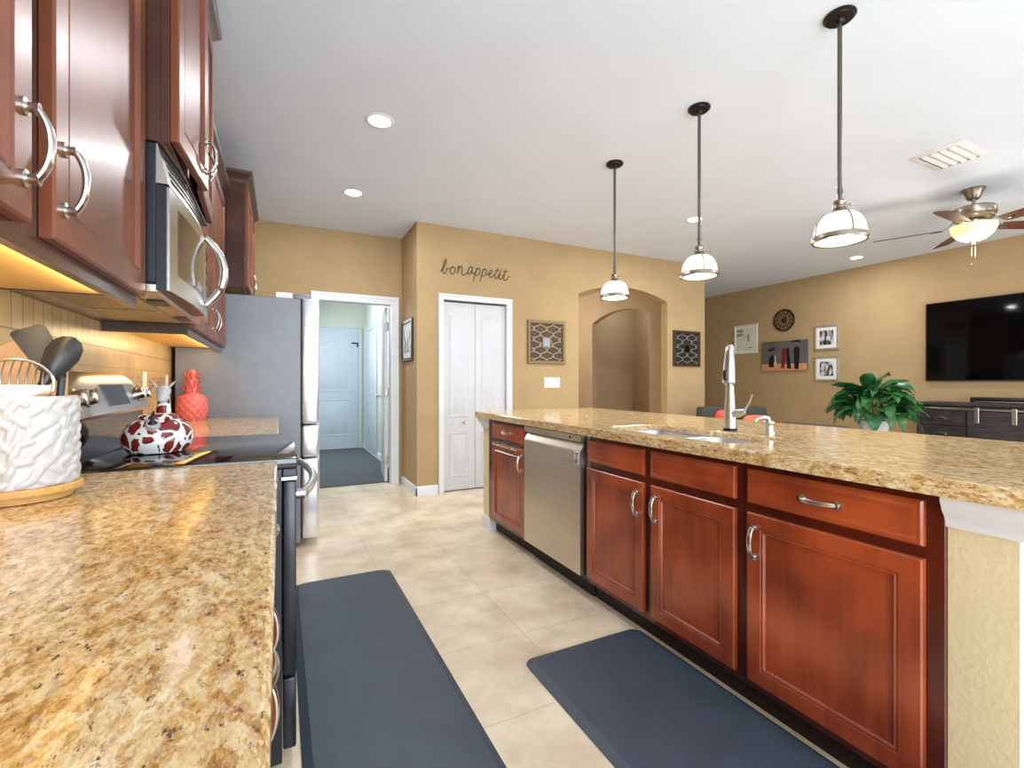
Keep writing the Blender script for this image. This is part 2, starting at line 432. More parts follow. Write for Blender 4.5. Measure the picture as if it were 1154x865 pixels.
# ================================================================== SETTING
CZ = 2.824
struct(MB().box(-0.75, 7.6, -2.2, 9.2, -0.08, 0.0).build('floor', 'floor'))
struct(MB().box(-0.75, 7.6, -2.2, 9.2, CZ, CZ + 0.08).build('ceiling', 'ceiling'))
struct(MB().box(-0.75, -0.63, -2.2, 5.54, 0, CZ).build('wall_left', 'wall'))
b = MB(); b.box(-0.63, 0.365, 5.42, 5.54, 0, CZ); b.box(1.155, 1.262, 5.42, 5.54, 0, CZ); b.box(0.365, 1.155, 5.42, 5.54, 2.07, CZ)
struct(b.build('wall_back', 'wall'))
struct(MB().box(1.262, 1.36, 4.865, 5.54, 0, CZ).build('wall_pantry_side', 'wall'))

def arch_poly(a0, a1, spring, rise, top, n=24):
    """outline of the solid above an arched opening, in (along, z)"""
    h = (a1 - a0) / 2; R = (h * h + rise * rise) / (2 * rise); cz = spring + rise - R; cx = (a0 + a1) / 2
    th = math.asin(h / R)
    pts = [(cx + R * math.sin(-th + 2 * th * i / n), cz + R * math.cos(-th + 2 * th * i / n)) for i in range(n + 1)]
    return pts + [(a1, top), (a0, top)]

def arch_wall(name, axis, lo, hi, a0, a1, t0, t1, spring, rise, m, extra=()):
    b = MB()
    def bx(u0, u1, z0, z1):
        if axis == 1: b.box(u0, u1, t0, t1, z0, z1)
        else: b.box(t0, t1, u0, u1, z0, z1)
    spans = sorted(list(extra) + [(a0, a1, None)])
    cur = lo
    for s0, s1, dz in spans:
        bx(cur, s0, 0, CZ); cur = s1
        if dz: bx(s0, s1, dz, CZ)
    bx(cur, hi, 0, CZ)
    b.prism(arch_poly(a0, a1, spring, rise, CZ), axis, t0, t1)
    return struct(b.build(name, m))
arch_wall('wall_arch', 1, 1.262, 5.416, 3.261, 4.706, 4.75, 4.865, 2.255, 0.135, 'wall', extra=[(1.535, 2.305, 2.06)])
struct(MB().box(1.36, 2.5, 5.42, 5.5, 0, CZ).build('wall_pantry_back', 'wall'))
struct(MB().box(7.45, 7.57, -2.2, 6.72, 0, CZ).build('wall_right', 'wall'))
struct(MB().box(6.35, 7.45, 6.6, 6.72, 0, CZ).build('wall_family_room_end', 'wall'))
# hallway behind the arch, a second arch in its right wall and the alcove beyond
arch_wall('wall_hall_right', 0, 4.865, 8.1, 5.56, 7.06, 5.15, 5.26, 2.25, 0.15, 'hall_wall')
struct(MB().box(2.9, 3.0, 4.865, 8.1, 0, CZ).build('wall_hall_left', 'hall_wall'))
struct(MB().box(2.9, 5.26, 8.1, 8.2, 0, CZ).build('wall_hall_end', 'hall_wall'))
struct(MB().box(5.26, 6.35, 7.22, 7.3, 0, CZ).build('wall_alcove_back', 'hall_wall'))
struct(MB().box(6.3, 6.35, 5.65, 7.22, 0, CZ).build('wall_alcove_right', 'hall_wall'))
struct(MB().box(5.26, 6.35, 5.60, 5.65, 0, CZ).build('wall_alcove_front', 'hall_wall'))
struct(MB().box(3.0, 5.15, 4.865, 8.1, CZ - 0.02, CZ - 0.0005).build('ceiling_hall', 'hall_wall'))
# laundry room
struct(MB().box(1.36, 1.46, 5.54, 8.8, 0, CZ).build('wall_laundry_right', 'laundry_wall'))
struct(MB().box(-0.75, -0.63, 5.54, 8.8, 0, CZ).build('wall_laundry_left', 'laundry_wall'))
struct(MB().box(-0.75, 1.46, 8.72, 8.82, 0, CZ).build('wall_laundry_back', 'laundry_wall'))
struct(MB().box(-0.63, 0.36, 5.541, 5.55, 0, CZ).build('wall_laundry_front', 'laundry_wall'))

def baseboard(name, segs):
    b = MB()
    for axis, a0, a1, face, s in segs:      # face coordinate and outward sign
        t = 0.013 * s
        poly = [(0, 0), (t, 0), (t, 0.078), (t * 0.55, 0.092), (0.25 * t, 0.096), (0, 0.096)]
        if axis == 0: b.prism([(face + u, z) for u, z in poly], 0, a0, a1)   # runs along X, section in (y,z)
        else: b.prism([(face + u, z) for u, z in poly], 1, a0, a1)           # runs along Y, section in (x,z)
    return struct(b.build(name, 'white'))
baseboard('baseboard_back', [(1, 4.737, 5.40, 1.262, -1)])
baseboard('baseboard_arch', [(0, 1.249, 1.487, 4.75, -1), (0, 2.352, 3.261, 4.75, -1), (0, 4.706, 5.416, 4.75, -1)])
baseboard('baseboard_right', [(1, -2.2, 6.6, 7.45, -1)])
baseboard('baseboard_laundry', [(1, 5.54, 7.42, 1.36, -1), (1, 8.48, 8.72, 1.36, -1)])
baseboard('baseboard_hall', [(1, 7.06, 8.1, 5.15, -1), (1, 4.865, 5.56, 5.15, -1)])

def casing(name, axis, u0, u1, top, face, s, wd, th=0.018, m='white', jamb=0.0):
    """mitred door casing around opening u0..u1 x 0..top on plane 'face' (outward sign s); axis 1: wall faces along Y"""
    b = MB()
    def P(u, w_, z): return (u, face + s * w_, z) if axis == 1 else (face + s * w_, u, z)
    prof = [(0, 0), (0, th * 0.6), (wd * 0.12, th * 0.75), (wd * 0.55, th * 0.8), (wd * 0.68, th * 1.3), (wd * 0.95, th * 1.5), (wd, th * 1.35), (wd, 0)]
    b.loft([[P(u0 - o, w_, 0) for o, w_ in prof], [P(u0 - o, w_, top + o) for o, w_ in prof], [P(u1 + o, w_, top + o) for o, w_ in prof], [P(u1 + o, w_, 0) for o, w_ in prof]])
    if jamb:
        j = 0.013
        def jx(a0, a1, z0, z1):
            f0, f1 = face, face - s * jamb
            if axis == 1: b.box(a0, a1, f0, f1, z0, z1)
            else: b.box(f0, f1, a0, a1, z0, z1)
        jx(u0 - j, u0, 0, top); jx(u1, u1 + j, 0, top); jx(u0 - j, u1 + j, top, top + j)
    return struct(b.build(name, m))
casing('trim_1', 1, 1.549, 2.291, 2.046, 4.75, -1, 0.057, jamb=0.112)
casing('trim_2', 1, 0.379, 1.141, 2.056, 5.42, -1, 0.085, jamb=0.12)
casing('trim_3', 1, 0.44, 1.25, 2.08, 8.72, -1, 0.07, m='laundry_door')
casing('trim_4', 0, 7.5, 8.4, 2.05, 1.36, -1, 0.07, m='laundry_door')

def arch_outline(u0, u1, v0, v1, rise, inset, n=12):
    """rectangle with a cathedral-arched top edge"""
    a0, a1, b0, b1 = u0 + inset, u1 - inset, v0 + inset, v1 - inset
    pts = [(a0, b0), (a1, b0)]
    for i in range(n + 1):
        t = i / n; u = a1 + (a0 - a1) * t
        s = abs(2 * t - 1)
        k = 0.5 + 0.5 * math.cos(PI * min(1, s * 1.25)) if s < 0.8 else 0.0
        pts.append((u, b1 - rise + rise * k))
    return pts

def panel(b, f, u0, u1, v0, v1, rise=0.0):
    """moulded raised panel: bead, sunk field edge and raised centre"""
    prof = [(0.0, -0.001), (0.004, 0.006), (0.014, 0.006), (0.024, 0.0012), (0.034, 0.0012), (0.055, 0.0065)]
    loops = []
    for i, h in prof:
        loops.append([f(u, v, h) for u, v in arch_outline(u0, u1, v0, v1, rise, i)])
    b.loft(loops)

def slab_door(name, f, w, h, t, panels, m, parent=None):
    """door leaf: slab with moulded panels on its visible face; f maps (u,v,w)"""
    b = MB()
    b.loft([[f(0, 0, -t), f(w, 0, -t), f(w, h, -t), f(0, h, -t)], [f(0, 0, 0), f(w, 0, 0), f(w, h, 0), f(0, h, 0)]])
    for p in panels: panel(b, f, *p)
    return b.build(name, m, parent)

# pantry bifold door, two leaves
fa = lambda u, v, w_: (1.553 + u, 4.785 - w_, 0.012 + v)
d1 = slab_door('door_1', fa, 0.363, 2.014, 0.03, [(0.075, 0.288, 0.78, 1.92, 0.055), (0.075, 0.288, 0.14, 0.62, 0.0)], 'door_white'); struct(d1)
fb = lambda u, v, w_: (1.921 + u, 4.785 - w_, 0.012 + v)
d2 = slab_door('door_2', fb, 0.363, 2.014, 0.03, [(0.075, 0.288, 0.78, 1.92, 0.055), (0.075, 0.288, 0.14, 0.62, 0.0)], 'door_white'); struct(d2)
def child_of_mesh(b, name, m, par):
    o = b.build(name, m, par); o.matrix_parent_inverse = Matrix.Translation(-par.location); return o
kn = MB(); kn.lathe([(0.011, 0), (0.007, 0.008), (0.008, 0.016), (0.016, 0.022), (0.017, 0.030), (0.010, 0.036), (0, 0.037)], (1.792, 4.785, 0.735), 16, Matrix.Rotation(PI / 2, 3, 'X'))
child_of_mesh(kn, 'knob', 'chrome', d1)
# open laundry leaf
ang = 0.137
def fl(u, v, w_):                      # hinge at (1.125,5.55), leaf runs north, visible face looks left (-X)
    return (1.094 + u * math.sin(ang) - w_ * math.cos(ang), 5.556 + u * math.cos(ang) + w_ * math.sin(ang), 0.012 + v)
d3 = slab_door('door_3', fl, 0.74, 2.03, 0.035, [(0.12, 0.62, 0.98, 1.90, 0.07), (0.12, 0.62, 0.22, 0.86, 0.0)], 'door_white'); struct(d3)
for zz in (0.26, 1.05, 1.82):
    hb = MB(); hb.box(1.098, 1.126, 5.5425, 5.5555, zz - 0.045, zz + 0.045, 0.002); hb.cyl((1.131, 5.541, zz - 0.05), (1.131, 5.541, zz + 0.05), 0.006, n=10)
    child_of_mesh(hb, 'hinge', 'chrome', d3)
kb = MB(); p0 = Vector(fl(0.68, 0.98, 0)); dirv = (Vector(fl(0.68, 0.98, 1)) - p0).normalized()
kb.tube([p0, p0 + dirv * 0.006, p0 + dirv * 0.007, p0 + dirv * 0.03, p0 + dirv * 0.036, p0 + dirv * 0.055, p0 + dirv * 0.066], [0.03, 0.03, 0.012, 0.012, 0.026, 0.028, 0.015], 16)
child_of_mesh(kb, 'door_knob', 'chrome', d3)
# far laundry door and closet door
ff = lambda u, v, w_: (0.445 + u, 8.712 - w_, 0.012 + v)
d4 = slab_door('door_4', ff, 0.80, 2.06, 0.006, [(0.12, 0.68, 1.0, 1.92, 0.09), (0.12, 0.68, 0.22, 0.86, 0.0)], 'laundry_door'); struct(d4)
cl = MB(); cl.box(1.14, 1.24, 8.69, 8.708, 1.86, 1.88); cl.box(1.23, 1.25, 8.69, 8.72, 1.80, 1.88)
child_of_mesh(cl, 'door_closer', 'bronze', d4)
fc = lambda u, v, w_: (1.352 - w_, 7.505 + u, 0.03 + v)
d5 = slab_door('door_5', fc, 0.89, 1.98, 0.006, [(0.10, 0.40, 0.95, 1.85, 0.06), (0.49, 0.79, 0.95, 1.85, 0.06), (0.10, 0.40, 0.2, 0.80, 0.0), (0.49, 0.79, 0.2, 0.80, 0.0)], 'laundry_door'); struct(d5)
r = MB().box(-0.60, 1.335, 5.56, 8.68, 0.001, 0.012, 0.004).build('floor_rug', 'rug')
tag(r, 'charcoal rug covering the laundry room floor beyond the open doorway', 'rug')

# backsplash behind the range
struct(MB().box(-0.63, -0.622, -0.8, 3.66, 0.905, 1.135).build('trim_5', 'splash'))
struct(MB().box(-0.63, -0.621, -0.8, 3.66, 1.135, 1.195).build('trim_6', 'mosaic'))
struct(MB().box(-0.63, -0.622, -0.8, 3.66, 1.195, 1.300).build('trim_7', 'splash'))
struct(MB().box(-0.63, -0.6215, -0.8, 3.66, 1.300, 1.44).build('trim_8', 'splash_row'))

# half wall that carries the island, with crown and baseboard
PX = 1.49
b = MB(); b.box(PX, 2.08, 0.435, 0.562, 0, 0.884); b.box(2.08, 2.2, 0.435, 3.53, 0, 0.884); b.box(PX, 2.08, 3.39, 3.53, 0, 0.884)
struct(b.build('wall_island', 'pony'))
b = MB()
cr = [(0.802, 0.004), (0.806, 0.010), (0.818, 0.012), (0.834, 0.020), (0.846, 0.030), (0.858, 0.034), (0.868, 0.040), (0.884, 0.041)]
# end wall: overhang on front, outer end and back
b.loft([[(PX - o, 0.434 - o, z), (2.2 + o, 0.434 - o, z), (2.2 + o, 0.4345, z), (PX, 0.4345, z), (PX, 0.5625, z), (PX - o, 0.5625, z)] for z, o in cr])
b.loft([[(2.2005, 0.4345, z), (2.2 + o, 0.4345, z), (2.2 + o, 3.531, z), (2.2005, 3.531, z)] for z, o in cr])
b.loft([[(PX - o, 3.3895, z), (PX, 3.3895, z), (PX, 3.5305, z), (2.2 + o, 3.5305, z), (2.2 + o, 3.531 + o, z), (PX - o, 3.531 + o, z)] for z, o in cr])
struct(b.build('trim_9', 'white'))
b = MB(); bb = [(0.0, 0.013), (0.078, 0.013), (0.092, 0.007), (0.096, 0.003)]
b.loft([[(PX - o, 0.434 - o, z), (2.2 + o, 0.434 - o, z), (2.2 + o, 0.4345, z), (PX, 0.4345, z), (PX, 0.5625, z), (PX - o, 0.5625, z)] for z, o in bb])
b.loft([[(2.2005, 0.4345, z), (2.2 + o, 0.4345, z), (2.2 + o, 3.531, z), (2.2005, 3.531, z)] for z, o in bb])
b.loft([[(PX - o, 3.3895 - o, z), (PX + 0.045, 3.3895 - o, z), (PX + 0.045, 3.3895, z), (PX, 3.3895, z), (PX, 3.5305, z), (2.2 + o, 3.5305, z), (2.2 + o, 3.531 + o, z), (PX - o, 3.531 + o, z)] for z, o in bb])
struct(b.build('baseboard_island', 'white'))

# ================================================================== CABINETRY
DOOR_RINGS = [(0.0, -0.020), (0.0, -0.004), (0.004, 0.0), (0.052, 0.0), (0.054, -0.0035), (0.057, -0.0035), (0.061, -0.001), (0.066, -0.009), (0.080, -0.0095)]
DRAWER_RINGS = [(0.0, -0.020), (0.0, -0.006), (0.005, -0.0015), (0.012, -0.0015), (0.015, 0.0), (0.03, 0.0)]

def pull(parent, f, u, v, length, vertical=True):
    """arched bow pull with two round rosettes; f maps (u,v,w) onto the door face"""
    b = MB(); h = length / 2; pts = []; pw = []
    def q(s, w_): return f(u, v + s, w_) if vertical else f(u + s, v, w_)
    n = 14
    for i in range(n + 1):
        t = i / n; s = -h + 2 * h * t
        pts.append(q(s * (1.0 + 0.10 * (1 - abs(2 * t - 1))), 0.0145 + 0.0150 * (1 - abs(2 * t - 1) ** 2.2))); pw.append(0.0074 + 0.0010 * math.sin(PI * t))
    upv = Vector(q(0, 1)) - Vector(q(0, 0))
    b.tube(pts, pw, 12, flat=0.7, up=upv)
    for s in (-h, h):
        b.tube([q(s, 0.0), q(s, 0.004), q(s, 0.005), q(s, 0.012), q(s, 0.018)], [0.0125, 0.0125, 0.007, 0.007, 0.0085], 14)
    return b.build('handle', 'chrome', parent)

def xface(X, s):
    """door face map on plane x=X looking along s: u=Y, v=Z, w=outward"""
    return lambda u, v, w_: (X + s * w_, u, v)

def front(parent, name, f, y0, y1, z0, z1, m, rings):
    b = MB(); b.rings(f, (y0, y1, z0, z1), rings)
    return b.build(name, m, parent)

# ---- island base cabinets (fronts look left, -X)
FX = 1.456; FR = 1.478
fi = xface(FX, -1)
def island_cab(label, y0, y1, fronts, open_top=False):
    t = thing('base_cabinet', label, 'cabinet', (FR + 0.3, (y0 + y1) / 2, 0), 'island base cabinets')
    b = MB()
    if open_top:
        b.box(FR, FR + 0.019, y0, y1, 0.10, 0.884); b.box(FR + 0.0195, 2.075, y0, y0 + 0.016, 0.10, 0.884); b.box(FR + 0.0195, 2.075, y1 - 0.016, y1, 0.10, 0.884)
        b.box(2.06, 2.075, y0 + 0.0165, y1 - 0.0165, 0.10, 0.884); b.box(FR + 0.0195, 2.0595, y0 + 0.0165, y1 - 0.0165, 0.10, 0.116)
    else: b.box(FR, 2.075, y0, y1, 0.10, 0.884, 0.001)
    b.build('carcass', 'cherry_dark', t)
    MB().box(FR + 0.06, FR + 0.075, y0 + 0.001, y1 - 0.001, 0.0, 0.0995).build('toe_kick', 'void', t)
    for kind, a0, a1, hy in fronts:
        if kind == 'drawer':
            d = front(t, 'drawer_front', fi, a0, a1, 0.745, 0.862, 'cherry_h', DRAWER_RINGS)
            if hy: pull(d, fi, hy, 0.803, 0.10, False)
        else:
            d = front(t, 'door', fi, a0, a1, 0.131, 0.713, 'cherry', DOOR_RINGS)
            if hy: pull(d, fi, hy, 0.618, 0.10, True)
    return t
island_cab('cherry base cabinet at the near end of the island beside the half wall', 0.563, 1.122, [('drawer', 0.600, 1.099, 0.85), ('door', 0.600, 1.099, 1.067)])
island_cab('wide two-door cherry sink cabinet with two plain false drawer fronts', 1.123, 2.070, [('drawer', 1.148, 1.577, None), ('drawer', 1.619, 2.042, None), ('door', 1.148, 1.571, 1.538), ('door', 1.619, 2.049, 1.655)], True)
t = island_cab('narrow cherry base cabinet at the far end beyond the dishwasher', 2.746, 3.389, [('drawer', 2.755, 3.285, 3.02), ('door', 2.755, 3.285, 2.80)])
# hooks of an over-door bar on the narrow cabinet
bk = MB()
for y in (2.93, 3.17): bk.box(1.450, 1.4565, y - 0.012, y + 0.012, 0.690, 0.722, 0.001); bk.box(1.450, 1.477, y - 0.012, y + 0.012, 0.7145, 0.722, 0.001); bk.cyl((1.450, y, 0.700), (1.438, y, 0.703), 0.006, n=10)
bk.cyl((1.444, 2.84, 0.701), (1.444, 3.24, 0.701), 0.004, n=8)
bk.build('towel_bar', 'chrome', t)

# ---- dishwasher
t = thing('dishwasher', 'stainless steel dishwasher built into the island between cherry cabinets', 'dishwasher', (1.76, 2.41, 0))
MB().box(1.482, 2.07, 2.078, 2.738, 0.10, 0.882).build('tub', 'black', t)
MB().box(1.53, 1.545, 2.08, 2.737, 0.0, 0.0995).build('toe_kick', 'void', t)
dp = MB(); dp.prism([(1.481, 0.125), (1.446, 0.125), (1.444, 0.13), (1.444, 0.785), (1.447, 0.795), (1.470, 0.832), (1.481, 0.832)], 1, 2.088, 2.732)
dd = dp.build('door', 'steel', t, ang=0.3)
cp = MB(); cp.prism([(1.481, 0.838), (1.462, 0.838), (1.448, 0.842), (1.447, 0.876), (1.452, 0.881), (1.481, 0.881)], 1, 2.086, 2.736)
c_ = cp.build('control_strip', 'steel', t, ang=0.3)
bt = MB(); bt.cyl((1.4475, 2.19, 0.861), (1.4445, 2.19, 0.861), 0.007, n=16); bt.build('button', 'black', c_)
lb = MB(); lb.box(1.4425, 1.4441, 2.102, 2.142, 0.72, 0.792); lab = lb.build('label', 'label', dd)
li = MB()
ring = [(1.4418, 2.122 + 0.011 * math.cos(2 * PI * i / 20), 0.737 + 0.011 * math.sin(2 * PI * i / 20)) for i in range(20)]
li.tube(ring, 0.0022, 6, cyc=True); li.box(1.4415, 1.4424, 2.118, 2.126, 0.733, 0.741)
li.box(1.4415, 1.4424, 2.108, 2.136, 0.775, 0.780); li.box(1.4415, 1.4424, 2.108, 2.130, 0.765, 0.769)
li.box(1.4415, 1.4424, 2.112, 2.120, 0.753, 0.760); li.box(1.4415, 1.4424, 2.124, 2.132, 0.753, 0.760)
li.build('label_print', 'label_ink', dd)

# ---- island worktop with double-bowl cut-out
def rrect(x0, x1, y0, y1, r, n=6):
    pts = []
    for cx, cy, a in ((x1 - r, y1 - r, 0), (x0 + r, y1 - r, 1), (x0 + r, y0 + r, 2), (x1 - r, y0 + r, 3)):
        for i in range(n + 1):
            th = (a + i / n) * PI / 2; pts.append((cx + r * math.cos(th), cy + r * math.sin(th)))
    return pts
outer = rrect(1.432, 2.60, 0.235, 3.60, 0.03)
def bowl_outline(n=8):
    pts = []
    def arc(cx, cy, r, a0, a1):
        for i in range(n + 1):
            th = a0 + (a1 - a0) * i / n; pts.append((cx + r * math.cos(th), cy + r * math.sin(th)))
    arc(1.80, 1.31, 0.09, -PI / 2, 0)            # right bowl, far corner
    arc(1.84, 1.55, 0.05, 0, PI / 2 * 0.8)
    arc(1.80, 1.90, 0.09, 0, PI / 2)
    arc(1.615, 1.90, 0.09, PI / 2, PI)
    arc(1.615, 1.31, 0.09, PI, 1.5 * PI)
    return pts
hole = bowl_outline()
bm = bmesh.new()
def slab_with_hole(bm, outer, hole, z0, z1, e=0.006):
    prof = [(0, z0), (0, z1 - e), (e * 0.35, z1 - e * 0.3), (e, z1)]
    cx = sum(p[0] for p in outer) / len(outer); cy = sum(p[1] for p in outer) / len(outer)
    def ins(pts, d, sgn):
        k = len(pts); res = []
        for i in range(k):
            a, b_, c = Vector(pts[i - 1]), Vector(pts[i]), Vector(pts[(i + 1) % k])
            tt = (c - a); nn = Vector((-tt.y, tt.x)).normalized() * sgn
            res.append(b_ + nn * d)
        return res
    rows_o = [[bm.verts.new((p.x, p.y, z)) for p in ins(outer, i, 1)] for i, z in prof]
    rows_h = [[bm.verts.new((p.x, p.y, z)) for p in ins(hole, i, -1)] for i, z in prof] if hole else []
    for rows in (rows_o, rows_h):
        for A, B in zip(rows, rows[1:]):
            for j in range(len(A)): bm.faces.new((A[j], A[(j + 1) % len(A)], B[(j + 1) % len(A)], B[j]))
    for k in (0, -1):
        es = []
        for rows in (rows_o, rows_h):
            if rows:
                A = rows[k]
                for j in range(len(A)): es.append(bm.edges.get((A[j], A[(j + 1) % len(A)])))
        bmesh.ops.triangle_fill(bm, edges=es, use_beauty=True, use_dissolve=False)
mb = MB(); slab_with_hole(mb.bm, outer, hole, 0.902, 0.93)
inner = rrect(1.475, 2.557, 0.278, 3.557, 0.02)
mb.loft([[(x, y, 0.902) for x, y in outer], [(x, y, 0.885) for x, y in outer], [(x, y, 0.885) for x, y in inner], [(x, y, 0.902) for x, y in inner]], cap=False)
o = mb.build('island_worktop', 'granite', None, 0.2)
tag(o, 'long gold granite worktop of the island with a sink cut out', 'countertop')

# ---- sink
t = thing('kitchen_sink', 'double-bowl stainless steel sink set under the island granite', 'sink', (1.72, 1.6, 0.69))
def bowl(x0, x1, y0, y1, depth):
    b = MB(); zs = 0.9015
    loops = []
    for i, z in ((-0.012, zs), (-0.002, zs), (0.0, zs - 0.004), (0.012, zs - depth + 0.03), (0.04, zs - depth), (0.10, zs - depth - 0.004)):
        loops.append([(x, y, z) for x, y in rrect(x0 + i, x1 - i, y0 + i, y1 - i, 0.085 - max(0, i) * 0.3)])
    b.loft(loops, cap=False)
    A = loops[-1]; n0 = len(b.bm.verts); b.bm.verts.ensure_lookup_table()
    b.bm.faces.new(b.bm.verts[n0 - len(A):n0])
    return b
bowl(1.522, 1.892, 1.615, 1.992, 0.19).build('bowl', 'sink_steel', t)
bowl(1.522, 1.892, 1.218, 1.588, 0.19).build('bowl', 'sink_steel', t)
for y in (1.80, 1.40):
    MB().lathe([(0.04, 0.7085), (0.042, 0.712), (0.03, 0.714), (0.028, 0.710), (0, 0.710)], (1.715, y, 0.0), 20).build('drain', 'chrome', t)

# ---- faucet
fx, fy = 1.955, 1.563
t = thing('kitchen_faucet', 'tall brushed pull-out kitchen faucet standing behind the island sink', 'faucet', (fx, fy, 0.93))
MB().lathe([(0.032, 0.9305), (0.032, 0.938), (0.030, 0.943), (0, 0.943)], (fx, fy, 0), 24).build('base_ring', 'bronze', t)
MB().lathe([(0.029, 0.943), (0.028, 0.98), (0.0265, 1.02), (0.023, 1.07), (0.020, 1.12), (0.0185, 1.165), (0, 1.165)], (fx, fy, 0), 24).build('body', 'faucet', t)
hd = MB(); tilt = Matrix.Rotation(-0.05, 3, 'Y')
hd.tube([(fx - 0.012, fy, 1.158), (fx - 0.008, fy, 1.162), (fx - 0.006, fy, 1.24), (fx - 0.003, fy, 1.31), (fx, fy, 1.335), (fx + 0.001, fy, 1.345)], [0.027, 0.031, 0.0275, 0.0215, 0.018, 0.010], 20)
h_ = hd.build('spray_head', 'faucet', t)
MB().box(fx - 0.046, fx - 0.030, fy - 0.016, fy + 0.006, 1.175, 1.222, 0.004).build('spray_button', 'black', h_)
lv = MB(); lv.tube([(fx, fy - 0.015, 1.012), (fx + 0.015, fy - 0.045, 1.018), (fx + 0.02, fy - 0.065, 1.024)], [0.021, 0.018, 0.013], 16)
lv.tube([(fx + 0.02, fy - 0.058, 1.022), (fx + 0.03, fy - 0.078, 1.06), (fx + 0.036, fy - 0.088, 1.10), (fx + 0.037, fy - 0.09, 1.106)], [0.008, 0.005, 0.005, 0.006], 10)
lv.build('lever', 'faucet', t)
# ---- soap dispenser
sx, sy = 1.942, 1.352
t = thing('soap_dispenser', 'short brushed metal soap dispenser on the island right of the faucet', 'soap dispenser', (sx, sy, 0.93))
MB().lathe([(0.024, 0.9305), (0.024, 0.940), (0.020, 0.944), (0.0185, 0.968), (0.0195, 0.980), (0.022, 0.984), (0.022, 0.990), (0.013, 0.994), (0, 0.994)], (sx, sy, 0), 20).build('body', 'faucet', t)
MB().tube([(sx, sy, 0.992), (sx - 0.004, sy + 0.002, 1.003), (sx - 0.02, sy + 0.01, 1.008), (sx - 0.045, sy + 0.022, 1.003), (sx - 0.056, sy + 0.027, 0.990)], [0.010, 0.011, 0.009, 0.007, 0.006], 12).build('spout', 'faucet', t)

# ---- left run: base cabinets (fronts look right, +X)
fl_ = xface(-0.035, 1)
def left_cab(label, y0, y1, fronts):
    t = thing('base_cabinet', label, 'cabinet', (-0.33, (y0 + y1) / 2, 0), 'base cabinets along the left wall')
    MB().box(-0.612, -0.057, y0, y1, 0.10, 0.884, 0.001).build('carcass', 'cherry_dark', t)
    MB().box(-0.13, -0.115, y0 + 0.001, y1 - 0.001, 0.0, 0.0995).build('toe_kick', 'void', t)
    for kind, a0, a1, hy in fronts:
        if kind == 'drawer':
            d = front(t, 'drawer_front', fl_, a0, a1, 0.745, 0.862, 'cherry_h', DRAWER_RINGS); pull(d, fl_, hy, 0.803, 0.11, False)
        else:
            d = front(t, 'door', fl_, a0, a1, 0.131, 0.713, 'cherry', DOOR_RINGS); pull(d, fl_, hy, 0.625, 0.11, True)
left_cab('cherry base cabinet directly on the near side of the range', 1.06, 1.557, [('drawer', 1.085, 1.530, 1.28), ('door', 1.085, 1.530, 1.14)])
left_cab('two-door cherry base cabinet under the near left granite counter', 0.20, 1.058, [('drawer', 0.225, 1.035, 0.66), ('door', 0.225, 0.61, 0.56), ('door', 0.65, 1.035, 0.86)])
left_cab('cherry base cabinet between the range and the fridge', 2.334, 3.612, [('drawer', 2.36, 2.96, 2.66), ('drawer', 3.0, 3.59, 3.3), ('door', 2.36, 2.96, 2.90), ('door', 3.0, 3.59, 3.06)])
def counter(label, y0, y1):
    mb = MB(); slab_with_hole(mb.bm, rrect(-0.6195, -0.006, y0, y1, 0.012, 4), None, 0.885, 0.93)
    tag(mb.build('granite_worktop', 'granite', None, 0.2), label, 'countertop')
counter('near left granite counter carrying the white utensil crock', -0.6, 1.556)
counter('short granite counter between the range and the fridge under the coral pineapple', 2.334, 3.612)

